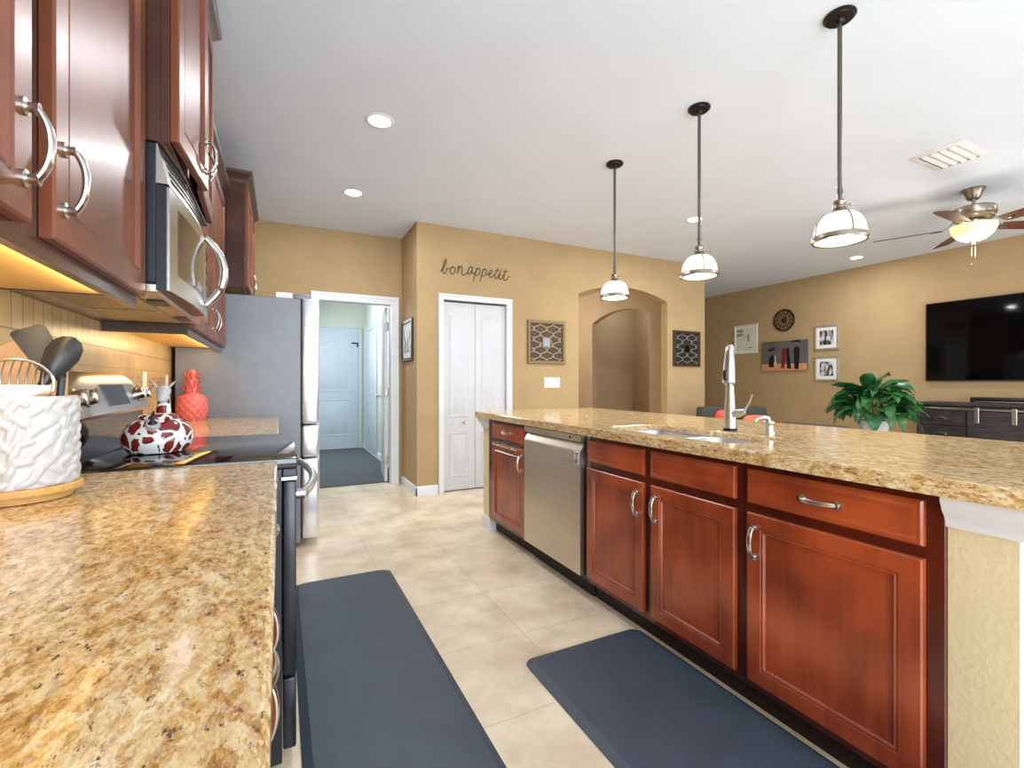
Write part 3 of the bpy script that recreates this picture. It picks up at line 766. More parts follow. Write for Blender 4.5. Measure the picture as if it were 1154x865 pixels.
# ---- left run: wall cabinets
def wall_cab(label, y0, y1, z0, z1, xf, fronts, crown_o, lit=False, m='mocha', gap=0.03):
    """xf = outer face of the doors; fronts = (y0,y1,pull_y,ajar,hinge_y)"""
    t = thing('wall_cabinet', label, 'cabinet', (-0.45, (y0 + y1) / 2, z0), 'wall cabinets along the left wall')
    fr = xf - 0.021
    b = MB(); b.box(-0.6195, fr - 0.02, y0 + 0.016, y1 - 0.016, z0 + 0.032, z1); b.box(-0.6195, fr - 0.02, y0, y0 + 0.016, z0, z1); b.box(-0.6195, fr - 0.02, y1 - 0.016, y1, z0 + 0.024, z1); b.box(fr - 0.02, fr, y0, y1, z0, z1, 0.001)
    b.build('carcass', 'mocha_dark', t)
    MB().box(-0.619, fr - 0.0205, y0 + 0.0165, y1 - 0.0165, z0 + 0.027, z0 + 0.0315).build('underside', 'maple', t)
    # crown moulding
    cz = [(0.0, 0.004), (0.012, 0.010), (0.025, 0.014), (0.05, 0.034), (0.06, 0.044), (0.075, 0.048)]
    cb = MB(); cb.loft([[(-0.6195, y0 - o * crown_o[0], z1 - 0.02 + z), (fr + o, y0 - o * crown_o[0], z1 - 0.02 + z), (fr + o, y1 + o * crown_o[1], z1 - 0.02 + z), (-0.6195, y1 + o * crown_o[1], z1 - 0.02 + z)] for z, o in cz])
    cb.build('crown_moulding', 'crown', t)
    for a0, a1, hy, ajar, hinge in fronts:
        R = Matrix.Rotation(ajar, 3, 'Z'); piv = Vector((fr + 0.001, hinge, 0))
        def f(u, v, w_, R=R, piv=piv): return tuple(R @ (Vector((xf + w_, u, v)) - piv) + piv)
        d = front(t, 'door', f, a0, a1, z0 + gap, z1 - 0.045, m, DOOR_RINGS)
        if hy: pull(d, f, hy, z0 + gap + 0.105, 0.10, True)
        if ajar:
            hb = MB(); hb.cyl((fr + 0.012, hinge + (0.006 if hinge < (a0 + a1) / 2 else -0.006), z0 + 0.24), (fr + 0.012, hinge + (0.006 if hinge < (a0 + a1) / 2 else -0.006), z0 + 0.28), 0.006, n=8); hb.build('hinge', 'chrome', d)
    if lit:
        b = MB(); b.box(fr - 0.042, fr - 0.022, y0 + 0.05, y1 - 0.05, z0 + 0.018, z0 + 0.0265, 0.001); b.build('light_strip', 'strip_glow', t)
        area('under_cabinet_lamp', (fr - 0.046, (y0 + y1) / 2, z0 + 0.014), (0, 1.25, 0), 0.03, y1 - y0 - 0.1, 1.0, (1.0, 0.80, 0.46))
    return t
wall_cab('brown two-door wall cabinet nearest the camera at the top left', 0.36, 1.556, 1.36, 2.45, -0.32, [(0.40, 0.915, 0.885, 0, 0), (0.990, 1.55, 1.022, 0, 0)], (0, 0), lit=2)
wall_cab('raised brown wall cabinet above the microwave with its left door ajar', 1.562, 2.328, 1.815, 2.60, -0.25, [(1.575, 1.935, 1.90, -0.075, 1.575), (1.955, 2.315, 1.99, 0.03, 2.315)], (1, 1), gap=0.012)
wall_cab('brown two-door wall cabinet between the microwave and the fridge', 2.334, 3.608, 1.362, 2.40, -0.32, [(2.36, 2.955, 2.915, 0, 0), (2.99, 3.585, 3.03, 0, 0)], (0, 0), lit=2)
wall_cab('deep brown wall cabinet above the grey fridge', 3.622, 4.54, 1.80, 2.52, -0.19, [(3.64, 4.065, 4.03, 0, 0), (4.09, 4.52, 4.13, 0, 0)], (1, 1), gap=0.015)

# ---- over-the-range microwave
t = thing('microwave', 'stainless over-the-range microwave with black sides and arched handle', 'microwave', (-0.45, 1.945, 1.40))
MB().box(-0.619, -0.302, 1.566, 2.325, 1.432, 1.812, 0.003).build('case', 'oven_side', t)
def bowx(y): return -0.272 + 0.024 * math.sin(PI * (y - 1.566) / 0.759)
def bow(b, y0, y1, z0, z1, o0, o1, n=14, back=None, dz=0.0):
    loops = []
    for i in range(n + 1):
        y = y0 + (y1 - y0) * i / n; x = bowx(y)
        xb = back if back is not None else x + o0
        loops.append([(xb, y, z0), (x + o1, y, z0), (x + o1 - dz, y, z1), (xb, y, z1)])
    b.loft(loops); return b
dr = bow(MB(), 1.567, 2.105, 1.412, 1.700, 0, -0.006, back=-0.3015).build('door', 'black', t, ang=0.5)
bow(MB(), 1.572, 2.103, 1.414, 1.698, -0.0058, 0.0).build('door_skin', 'steel_bright', dr)
bow(MB(), 1.645, 2.030, 1.470, 1.660, -0.004, 0.0012).build('window', 'pan_glass', dr)
hp = []
for i in range(19):
    s = -1 + 2 * i / 18
    hp.append((bowx(2.07) + 0.004 + 0.058 * (1 - abs(s) ** 2.2), 2.07, 1.575 + 0.125 * s))
MB().tube(hp, [0.0155 - 0.004 * abs(-1 + 2 * i / 18) for i in range(19)], 12).build('handle', 'chrome', dr)
cpan = bow(MB(), 2.109, 2.324, 1.412, 1.700, 0, 0, back=-0.3015).build('control_panel', 'steel_bright', t, ang=0.5)
bow(MB(), 2.135, 2.30, 1.63, 1.68, -0.003, 0.0012).build('display', 'display', cpan)
kb = MB()
for r_ in range(4):
    for c in range(3): bow(kb, 2.14 + c * 0.056, 2.14 + c * 0.056 + 0.044, 1.45 + r_ * 0.044, 1.45 + r_ * 0.044 + 0.03, -0.003, 0.001, n=2)
kb.build('keypad', 'display', cpan)
vg = bow(MB(), 1.567, 2.324, 1.704, 1.811, 0, -0.002, back=-0.3015, dz=0.024).build('vent_hood', 'steel_bright', t, ang=0.5)
sl = MB()
for k in range(4): bow(sl, 1.61, 2.28, 1.722 + k * 0.021, 1.733 + k * 0.021, -0.03, -0.0045 - 0.0047 * k, dz=0.0025)
sl.build('grille', 'black_rubber', vg)
bt_ = MB(); bt_.box(-0.619, -0.295, 1.568, 2.323, 1.405, 1.4315, 0.004); und = bt_.build('base_plate', 'steel', t)
for y in (1.62, 1.97): MB().box(-0.56, -0.36, y, y + 0.3, 1.400, 1.4045, 0.001).build('grease_filter', 'grease', und)
for y in (1.70, 2.09): MB().box(-0.35, -0.31, y, y + 0.1, 1.400, 1.4045).build('lamp_cover', 'black', und)

# ---- range
t = thing('range', 'freestanding black range with stainless control console and glass cooktop', 'range', (-0.28, 1.945, 0))
MB().box(-0.60, 0.006, 1.562, 2.328, 0.02, 0.903, 0.002).build('body', 'oven_side', t)
MB().box(-0.60, 0.004, 1.60, 2.29, 0.0, 0.0195).build('plinth', 'black', t)
ct = MB(); ct.box(-0.60, 0.049, 1.560, 2.330, 0.9035, 0.9355, 0.005, 2); cook = ct.build('cooktop', 'glass_black', t)
MB().box(0.0065, 0.047, 1.560, 2.330, 0.8785, 0.9033, 0.003).build('cooktop_trim', 'oven_side', t)
st = MB(); st.box(0.0, 0.046, 1.562, 2.328, 0.868, 0.8775); st.build('control_rail', 'steel', t)
od = MB().box(0.0085, 0.045, 1.566, 2.324, 0.278, 0.864, 0.006, 2).build('oven_door', 'oven_side', t)
MB().box(0.0455, 0.047, 1.68, 2.21, 0.42, 0.74).build('oven_window', 'glass_black', od)
hp = []
for i in range(21):
    s = -1 + 2 * i / 20; hp.append((0.067 + 0.045 * math.cos(s * PI / 2) ** 0.8, 1.945 + 0.335 * s, 0.815))
hb = MB(); hb.tube(hp, 0.0145, 12)
for y in (1.612, 2.278): hb.cyl((0.0455, y, 0.815), (0.070, y, 0.815), 0.016, n=16)
hb.build('oven_handle', 'chrome', od)
MB().box(0.0085, 0.045, 1.566, 2.324, 0.055, 0.268, 0.006, 2).build('storage_drawer', 'oven_side', t)
# back console: rounded stainless housing above a dark glass riser
rs = MB(); rs.prism([(-0.6005, 0.936), (-0.497, 0.936), (-0.487, 1.058), (-0.6005, 1.058)], 1, 1.568, 2.322); rs.build('riser', 'glass_black', t)
cs = MB(); loops = []
ny = 24
for i in range(ny + 1):
    y = 1.560 + 0.770 * i / ny; s = abs(2 * i / ny - 1)
    k = 1 - max(0, (s - 0.55) / 0.45) ** 2 * 0.42           # ends are rounded down
    def cz_(z): return 1.058 + (z - 1.058) * k
    loops.append([(-0.6015, y, 1.0585), (-0.472, y, 1.0585), (-0.464, y, cz_(1.068)), (-0.468, y, cz_(1.085)), (-0.492, y, cz_(1.150)), (-0.503, y, cz_(1.178)), (-0.518, y, cz_(1.193)), (-0.545, y, cz_(1.200)), (-0.6015, y, cz_(1.200))])
cs.loft(loops); con = cs.build('console', 'steel_bright', t, ang=0.5)
nrm = Vector((0.95, 0, 0.31)).normalized(); tz = Vector((-0.31, 0, 0.95))
def cf(u, v, w_):                         # console face: u along Y, v up the slope
    p = Vector((-0.468, 0, 1.085)) + Vector((-0.024, 0, 0.065)).normalized() * v + nrm * w_
    return (p.x, u, p.z)
b = MB(); b.loft([[cf(1.84, 0.004, -0.004), cf(2.06, 0.004, -0.004), cf(2.06, 0.074, -0.004), cf(1.84, 0.074, -0.004)], [cf(1.84, 0.004, 0.003), cf(2.06, 0.004, 0.003), cf(2.06, 0.074, 0.003), cf(1.84, 0.074, 0.003)]])
b.build('display', 'display', con)
for y in (1.605, 1.685, 2.205, 2.28):
    b = MB(); a = Vector(cf(y, 0.035, -0.002))
    b.tube([a, a + nrm * 0.006, a + nrm * 0.007, a + nrm * 0.022, a + nrm * 0.025], [0.028, 0.028, 0.022, 0.020, 0.016], 20)
    c = a + nrm * 0.025; b.box(c.x - 0.003, c.x + 0.006, y - 0.005, y + 0.005, c.z - 0.022, c.z + 0.020, 0.002)
    b.build('knob', 'chrome', con)

# ---- fridge
t = thing('refrigerator', 'tall grey-sided french-door fridge at the end of the left counter', 'refrigerator', (-0.2, 4.06, 0))
MB().box(-0.60, 0.132, 3.622, 4.52, 0.03, 1.755, 0.006).build('cabinet', 'fridge_side', t)
MB().box(-0.55, 0.11, 3.66, 4.48, 0.0, 0.0295).build('plinth', 'black', t)
MB().box(0.1325, 0.139, 3.632, 4.51, 0.06, 1.75).build('gasket', 'black_rubber', t)
for y0, y1, hy in ((3.624, 4.068, 4.03), (4.074, 4.518, 4.11)):
    d = MB().box(0.1395, 0.254, y0, y1, 0.870, 1.762, 0.016, 3).build('door', 'polished', t)
    MB().box(0.2542, 0.2555, hy - 0.012, hy + 0.012, 0.90, 1.0, 0.0005).build('grip_recess', 'black', d)
for z0, z1 in ((0.634, 0.860), (0.055, 0.624)):
    d = MB().box(0.1395, 0.254, 3.624, 4.518, z0, z1, 0.016, 3).build('drawer', 'polished', t)
    MB().box(0.2542, 0.2555, 3.9, 4.24, z1 - 0.04, z1 - 0.02, 0.0005).build('grip_recess', 'black', d)
hb = MB(); hb.box(0.09, 0.20, 3.64, 3.70, 1.7555, 1.792, 0.008, 2); hb.build('hinge_cover', 'fridge_side', t)
o = MB().box(-0.03, 0.085, 3.95, 4.35, 1.7562, 1.848, 0.004).build('flat_box', 'white'); tag(o, 'plain white flat box lying on top of the fridge', 'box')

# ---- outlets on the backsplash
def outlet(label, y, z):
    t = thing('wall_outlet', label, 'outlet', (-0.620, y, z - 0.057))
    MB().box(-0.6205, -0.615, y - 0.036, y + 0.036, z - 0.058, z + 0.058, 0.002).build('cover_plate', 'plate', t)
    for dz in (-0.022, 0.022): MB().box(-0.6149, -0.613, y - 0.016, y + 0.016, z + dz - 0.016, z + dz + 0.016, 0.002).build('socket', 'white', t)
outlet('white wall outlet in the mosaic strip right of the range console', 2.97, 1.16)
outlet('white wall outlet in the mosaic strip close to the fridge', 3.50, 1.15)

# ---- spotted animal jar on the cooktop
jx, jy, jz = -0.355, 1.88, 0.936
t = thing('animal_jar', 'squat white ceramic animal jar with brown spots sitting on the cooktop', 'jar', (jx, jy, jz))
MB().lathe([(0.060, 0.0), (0.078, 0.004), (0.092, 0.022), (0.098, 0.045), (0.094, 0.068), (0.080, 0.090), (0.062, 0.104), (0.052, 0.108), (0, 0.108)], (jx, jy, jz), 40).build('body', 'spotted', t)
lidb = MB().lathe([(0.050, 0.1085), (0.054, 0.111), (0.054, 0.116), (0.046, 0.122), (0.022, 0.127), (0, 0.128)], (jx, jy, jz), 32).build('lid', 'spotted', t)
hd = MB(); hx, hy_ = jx + 0.0, jy + 0.075
hd.tube([(jx, jy + 0.055, jz + 0.075), (hx, hy_ - 0.004, jz + 0.115), (hx, hy_ + 0.004, jz + 0.150), (hx, hy_ + 0.004, jz + 0.185)], [0.030, 0.024, 0.019, 0.016], 16); hd.build('neck', 'spotted', t)
he = MB(); he.tube([(hx - 0.004, hy_ + 0.006, jz + 0.180), (hx - 0.002, hy_ + 0.006, jz + 0.190), (hx, hy_ - 0.002, jz + 0.196), (hx + 0.002, hy_ - 0.022, jz + 0.184), (hx + 0.003, hy_ - 0.036, jz + 0.168), (hx + 0.003, hy_ - 0.040, jz + 0.162)], [0.012, 0.019, 0.022, 0.018, 0.014, 0.007], 16)
head = he.build('head', 'ceramic', t)
for s in (-1, 1):
    MB().tube([(hx + s * 0.012, hy_, jz + 0.205), (hx + s * 0.026, hy_, jz + 0.222), (hx + s * 0.034, hy_ - 0.002, jz + 0.232)], [0.007, 0.008, 0.001], 8, flat=0.5).build('ear', 'ceramic', head)
MB().tube([(jx, jy - 0.062, jz + 0.078), (jx + 0.002, jy - 0.082, jz + 0.094), (jx + 0.003, jy - 0.090, jz + 0.100)], [0.022, 0.019, 0.017], 16).build('stub_spout', 'ceramic', t)
MB().tube([(jx + 0.003, jy - 0.091, jz + 0.101), (jx + 0.003, jy - 0.094, jz + 0.108), (jx + 0.003, jy - 0.090, jz + 0.122), (jx + 0.006, jy - 0.096, jz + 0.136)], [0.014, 0.006, 0.005, 0.003], 10).build('tail_tuft', 'black', t)

# ---- coral pineapple
px, py, pz = -0.49, 3.50, 0.9305
t = thing('pineapple_ornament', 'coral ceramic pineapple standing on the far granite counter by the fridge', 'ornament', (px, py, pz))
b = MB(); loops = []
nz, nt_ = 40, 96
for i in range(nz + 1):
    v = i / nz; z = 0.165 * v
    r0 = 0.058 + 0.024 * math.sin(PI * min(1, v * 0.94 + 0.06)) ** 0.8 if v < 0.9 else 0.058 + 0.024 * math.sin(PI * min(1, 0.9 * 0.94 + 0.06)) ** 0.8 - (v - 0.9) * 0.28
    l = []
    for j in range(nt_):
        a = 2 * PI * j / nt_
        d = abs(math.sin(6 * a + v * 11)) * abs(math.sin(6 * a - v * 11))
        l.append((px + (r0 + 0.006 * d * (1 if v < 0.95 else 0)) * math.cos(a), py + (r0 + 0.006 * d) * math.sin(a), pz + z))
    loops.append(l)
b.loft(loops); b.build('body', 'coral', t, ang=1.2)
b = MB()
b.lathe([(0.036, 0.160), (0.034, 0.19), (0.030, 0.23), (0.026, 0.29), (0.012, 0.315), (0, 0.318)], (px, py, pz), 20)
for tier, (z, r, n, ln) in enumerate(((0.175, 0.034, 9, 0.030), (0.215, 0.031, 9, 0.028), (0.262, 0.026, 8, 0.022))):
    for k in range(n):
        a = 2 * PI * (k + 0.5 * (tier % 2)) / n; dx, dy = math.cos(a), math.sin(a)
        b.tube([(px + dx * r * 0.8, py + dy * r * 0.8, pz + z - 0.014), (px + dx * (r + 0.008), py + dy * (r + 0.008), pz + z + 0.012), (px + dx * (r + 0.012), py + dy * (r + 0.012), pz + z + 0.028), (px + dx * (r + 0.020), py + dy * (r + 0.020), pz + z + 0.036)], [0.009, 0.011, 0.008, 0.001], 8, flat=0.4)
b.build('crown', 'coral', t, ang=0.9)

# ---- utensil crock and its tools
cx, cy = -0.463, 1.268
t = thing('utensil_crock', 'white leaf-embossed ceramic crock on a round bamboo base holding utensils', 'crock', (cx, cy, 0.9305))
MB().lathe([(0.074, 0.9305), (0.078, 0.932), (0.078, 0.944), (0.092, 0.945), (0.094, 0.948), (0.094, 0.958), (0.092, 0.960), (0, 0.960)], (cx, cy, 0), 48).build('base', 'bamboo', t)
rnd = random.Random(3)
petals = []
for row in range(9):
    for k in range(16):
        a = 2 * PI * (k + 0.5 * (row % 2) + rnd.uniform(-0.25, 0.25)) / 16; z = 0.008 + row * 0.0195 + rnd.uniform(-0.004, 0.004)
        petals.append((a, z, rnd.choice((0.5, 0.9, -0.6, 0.3, 1.2)) + rnd.uniform(-0.2, 0.2), rnd.uniform(0.017, 0.024), rnd.uniform(0.0065, 0.009)))
def emboss(a, z, R=0.088):
    h = 0.0
    for pa, pz_, th, ln, wd in petals:
        dz = z - pz_
        if abs(dz) > 0.03: continue
        da = (a - pa + PI) % (2 * PI) - PI
        if abs(da) > 0.3: continue
        u = da * R; c, s = math.cos(th), math.sin(th)
        p, q = u * c + dz * s, -u * s + dz * c
        q += 6 * p * p
        e = (p / ln) ** 2 + (q / wd) ** 2
        if e < 1:
            hh = math.sqrt(1 - e) * (0.75 + 0.25 * p / ln)
            if abs(q) < wd * 0.14: hh *= 0.72
            h = max(h, hh)
    return h
b = MB(); loops = []
nz, nth = 66, 260
for i in range(nz + 1):
    z = 0.172 * i / nz
    l = []
    for j in range(nth):
        a = 2 * PI * j / nth
        fade = min(1, (0.172 - z) / 0.008, z / 0.006 + 0.2)
        r_ = 0.0855 + 0.0062 * emboss(a, z) * fade
        l.append((cx + r_ * math.cos(a), cy + r_ * math.sin(a), 0.9605 + z))
    loops.append(l)
zt = 0.9605 + 0.172
for r_, z in ((0.0855, zt + 0.002), (0.082, zt + 0.001), (0.080, zt - 0.004), (0.079, 1.0), (0.070, 0.968)):
    loops.append([(cx + r_ * math.cos(2 * PI * j / nth), cy + r_ * math.sin(2 * PI * j / nth), z) for j in range(nth)])
b.loft(loops); b.build('pot', 'ceramic', t, ang=1.3)

def blade(b, base, tip, nrm_, ws, th):
    """flat paddle lofted along a line: ws = [(t, halfwidth, bulge)], thin real thickness"""
    base, tip = Vector(base), Vector(tip); d = (tip - base); L_ = d.length; d.normalize()
    n_ = Vector(nrm_); n_ = (n_ - d * n_.dot(d)).normalized(); s = d.cross(n_)
    loops = []
    for tt, hw, bu in ws:
        c = base + d * (L_ * tt); l = []
        m_ = 8
        for k in range(m_ + 1):
            q = -1 + 2 * k / m_; l.append(c + s * hw * q + n_ * (bu * (1 - q * q) + th / 2))
        for k in range(m_, -1, -1):
            q = -1 + 2 * k / m_; l.append(c + s * hw * q + n_ * (bu * (1 - q * q) - th / 2))
        loops.append(l)
    return b.loft(loops)
vn = Vector((0.34, -0.94, 0.1))            # roughly towards the kitchen's near end
# black turner leaning left
base = Vector((cx + 0.040, cy + 0.030, 0.985)); nk = Vector((-0.412, 1.306, 1.168)); tp = Vector((-0.470, 1.314, 1.274))
t = thing('turner', 'flat black nylon turner leaning left in the white crock', 'utensil', tuple(base))
MB().tube([base, nk, nk + (tp - nk) * 0.1], [0.006, 0.007, 0.007], 10).build('shaft', 'utensil', t)
b = MB(); blade(b, nk, tp, vn, [(0, 0.008, 0), (0.1, 0.014, 0.0), (0.3, 0.024, 0.001), (0.6, 0.0265, 0.002), (0.9, 0.028, 0.002), (0.97, 0.028, 0.002), (1.0, 0.022, 0.002)], 0.004); b.build('blade', 'utensil', t)
# black spoon leaning right
base = Vector((cx - 0.012, cy - 0.012, 0.985)); nk = Vector((-0.430, 1.262, 1.150)); tp = Vector((-0.388, 1.290, 1.256))
t = thing('serving_spoon', 'black nylon spoon with a deep oval bowl leaning right in the crock', 'utensil', tuple(base))
MB().tube([base, nk, nk + (tp - nk) * 0.25], [0.007, 0.008, 0.010], 10).build('shaft', 'utensil', t)
b = MB(); blade(b, nk + (tp - nk) * 0.12, tp, vn, [(0, 0.009, 0.002), (0.15, 0.014, 0.007), (0.35, 0.023, 0.012), (0.6, 0.028, 0.015), (0.82, 0.025, 0.012), (0.94, 0.016, 0.006), (1.0, 0.004, 0.001)], 0.004); b.build('bowl', 'utensil', t)
# steel slotted spoon
base = Vector((cx - 0.005, cy - 0.035, 0.985)); c0 = Vector((-0.456, 1.229, 1.158)); sd = Vector((0.94, 0.34, 0)); up_ = Vector((0, 0, 1))
t = thing('slotted_spoon', 'steel slotted spoon with curved ribs at the left of the crock', 'utensil', tuple(base))
MB().tube([base, c0 - up_ * 0.040], 0.005, 8).build('shaft', 'chrome', t)
RX, RZ = 0.054, 0.048
b = MB(); b.tube([c0 + sd * (RX * math.cos(2 * PI * k / 40)) + up_ * (RZ * math.sin(2 * PI * k / 40)) for k in range(40)], 0.003, 8, cyc=True)
b.build('rim', 'chrome', t)
for k in range(9):
    u = -0.84 + 1.68 * k / 8; top = math.sqrt(1 - u * u); pts = []
    for q in range(9):
        v = -0.1 + (top + 0.1) * q / 8
        pts.append(c0 + sd * (RX * (u - 0.14 * (1 - v * v))) + up_ * (RZ * v) + vn * (-0.010 * (1 - v * v)))
    MB().tube(pts, 0.0024, 6, flat=0.6).build('rib', 'chrome', t)
b = MB(); blade(b, c0 - up_ * RZ, c0 - up_ * 0.002, vn, [(0, 0.012, -0.004), (0.3, 0.036, -0.008), (0.7, 0.048, -0.010), (1.0, 0.051, -0.010)], 0.002); b.build('lower_plate', 'chrome', t)
# whisk
base = Vector((cx - 0.035, cy - 0.02, 0.985)); nk = Vector((cx - 0.060, cy - 0.02, 1.095))
t = thing('whisk', 'steel wire whisk at the far left of the crock', 'utensil', tuple(base))
MB().tube([base, nk], 0.006, 10).build('handle', 'chrome', t)
ax = Vector((0.15, 0.1, 0.98)).normalized(); e1 = ax.orthogonal().normalized(); e2 = ax.cross(e1)
for k in range(4):
    a = PI * k / 4; e = e1 * math.cos(a) + e2 * math.sin(a); pts = []
    for q in range(17):
        th = PI * q / 16; pts.append(nk + ax * (0.075 * math.sin(th) ** 0.8) + e * (0.024 * math.cos(th) * (0.25 + 0.75 * math.sin(th))))
    MB().tube(pts, 0.0014, 6).build('wire_loop', 'chrome', t)
# wooden board standing on edge between the crock and the range
bd = MB(); loops = []
pts = [(-0.612, 0.0), (-0.476, 0.0), (-0.472, 0.006)] + [(-0.545 + 0.073 * math.cos(PI * k / 24), 0.265 + 0.073 * math.sin(PI * k / 24)) for k in range(25)] + [(-0.616, 0.006)]
cxm, czm = -0.545, 0.17
for ins, dy in ((0.004, 0.0), (0.0, 0.004), (0.0, 0.014), (0.004, 0.018)):
    l = []
    for x, z in pts:
        k = 1 - ins / 0.075; zz = czm + (z - czm) * (1 - ins / 0.17)
        l.append((cxm + (x - cxm) * k, 1.505 + dy + zz * 0.07, 0.931 + zz))
    loops.append(l)
bd.loft(loops)
o = bd.build('cutting_board', 'board'); tag(o, 'tan wooden board with a rounded top standing behind the crock beside the range', 'cutting board')

# ---- floor mats
def floor_mat(label, x0, x1, y0, y1):
    b = MB(); loops = []
    for i, z in ((0.0, 0.001), (0.0, 0.003), (0.03, 0.018), (0.034, 0.0185)):
        loops.append([(x, y, z) for x, y in rrect(x0 + i, x1 - i, y0 + i, y1 - i, 0.05)])
    b.loft(loops); o = b.build('kitchen_mat', 'mat_grey', None, 0.25)
    tag(o, label, 'floor mat', 'grey kitchen mats'); return o
floor_mat('long grey anti-fatigue mat on the tiles in front of the range', 0.060, 0.612, 1.0, 2.955)
floor_mat('grey anti-fatigue mat on the tiles below the sink cabinet', 0.905, 1.512, 0.30, 1.728)

# ================================================================== CEILING FIXTURES
# pendants over the island
pxx = 2.272
t = thing('pendant_light', 'middle glass-dome pendant of the three hanging over the island', 'pendant lamp', (pxx, 2.033, CZ), 'island pendants')
t['label'] = 'glass-dome pendant over the island hanging above the sink, middle of three'
py_ = 2.033
MB().lathe([(0.062, CZ - 0.0005), (0.064, CZ - 0.004), (0.064, CZ - 0.010), (0.056, CZ - 0.014), (0.054, CZ - 0.020), (0.020, CZ - 0.024), (0.012, CZ - 0.036), (0, CZ - 0.036)], (pxx, py_, 0), 32).build('canopy', 'bronze', t)
rd = MB(); rd.cyl((pxx, py_, CZ - 0.036), (pxx, py_, 1.985), 0.0095, n=12); rd.lathe([(0.0125, 2.02), (0.0125, 2.04), (0, 2.04)], (pxx, py_, 0), 12); rd.build('rod', 'rod_metal', t)
MB().lathe([(0.010, 1.992), (0.024, 1.985), (0.027, 1.978), (0.024, 1.972), (0.024, 1.962), (0.028, 1.958), (0.028, 1.950), (0.022, 1.946), (0.030, 1.940), (0.040, 1.930), (0.042, 1.926), (0, 1.926)], (pxx, py_, 0), 24).build('socket_cap', 'satin', t)
sk = MB(); sk.cyl((pxx + 0.02, py_ - 0.012, 1.967), (pxx + 0.040, py_ - 0.022, 1.967), 0.004, n=8); sk.sphere((pxx + 0.042, py_ - 0.023, 1.967), 0.006, n=10); sk.build('thumb_screw', 'satin', t)
prof = [(0.101, 1.815)]
for i in range(11):
    a = PI / 2 * i / 10; prof.append((0.030 + 0.072 * math.cos(a) ** 0.8 if i < 10 else 0.030, 1.820 + 0.108 * math.sin(a)))
gl = MB(); gl.lathe(prof + [(r_ - 0.003, z - 0.003) for r_, z in reversed(prof)], (pxx, py_, 0), 40, None, False)
gl.build('glass_shade', 'glass_glow', t)
MB().lathe([(0.0995, 1.800), (0.108, 1.800), (0.112, 1.808), (0.110, 1.822), (0.104, 1.828), (0.0995, 1.824), (0.0985, 1.804)], (pxx, py_, 0), 40, None, False).build('rim_ring', 'satin', t)
MB().lathe([(0.0985, 1.811), (0.0985, 1.813), (0, 1.8135)], (pxx, py_, 0), 32).build('diffuser', 'bulb_glow', t)
for k in range(4):
    a = PI / 4 + PI / 2 * k + 0.2; pts = []
    for r_, z in prof[1:]: pts.append((pxx + (r_ + 0.002) * math.cos(a), py_ + (r_ + 0.002) * math.sin(a), z))
    MB().tube(pts, 0.0036, 6).build('rib', 'satin', t)
dup(t, (0, 0.798, 0), 'smallest-looking glass-dome pendant, farthest along the island in front of the arch')
dup(t, (0, -0.793, 0), 'largest-looking glass-dome pendant, nearest the camera over the island')
for y in (2.831, 2.033, 1.24): point('pendant_lamp', (pxx, y, 1.775), 4, (1.0, 0.95, 0.86), 0.05)

# recessed downlights
t = thing('recessed_downlight', 'round recessed downlight in the kitchen ceiling nearest the camera', 'ceiling light', (0.568, 3.034, CZ), 'recessed ceiling downlights')
MB().lathe([(0.066, CZ - 0.0005), (0.092, CZ - 0.0005), (0.092, CZ - 0.003), (0.084, CZ - 0.007), (0.070, CZ - 0.006), (0.066, CZ - 0.003)], (0.568, 3.034, 0), 36, None, False).build('trim_ring', 'white', t)
MB().lathe([(0.0655, CZ - 0.004), (0.0655, CZ - 0.001), (0, CZ - 0.001)], (0.568, 3.034, 0), 32).build('lens', 'lamp_glow', t)
for x, y, l in ((0.574, 4.283, 'round recessed downlight in the kitchen ceiling near the fridge wall'), (3.778, 3.437, 'round recessed downlight behind the middle pendant rod'), (6.844, 3.53, 'round recessed downlight nearest the wall of pictures')):
    dup(t, (x - 0.568, y - 3.034, 0), l)
for x, y, l in ((3.778, 0.90, 'added unseen downlight in the family room ceiling on the near side of the vent'), (6.844, 0.60, 'added unseen downlight in the family room ceiling near the television wall')):
    dup(t, (x - 0.568, y - 3.034, 0), l)  # added downlights out of view, put in to brighten the room evenly
def downlight(x, y, p):
    d = bpy.data.lights.new('downlight_lamp', 'AREA'); d.shape = 'DISK'; d.size = 0.13; d.energy = p; d.color = (0.96, 0.97, 1.0)
    o = bpy.data.objects.new('downlight_lamp', d); COL.objects.link(o); o.location = (x, y, CZ - 0.012)
for x, y, p in ((0.568, 3.034, 9), (0.574, 4.283, 10), (3.778, 3.437, 22), (6.6, 3.53, 10), (3.778, 0.90, 13), (6.6, 0.60, 9)): downlight(x, y, p)  # includes the lamps of the added unseen downlights
point('hallway_fill', (3.9, 7.3, 2.3), 26, (1.0, 0.95, 0.88), 0.12)  # added fill to brighten the hall, no fixture seen there
point('alcove_fill', (5.7, 6.6, 2.5), 3.5, (1.0, 0.95, 0.88), 0.12)  # added fill for the alcove walls, no source known there

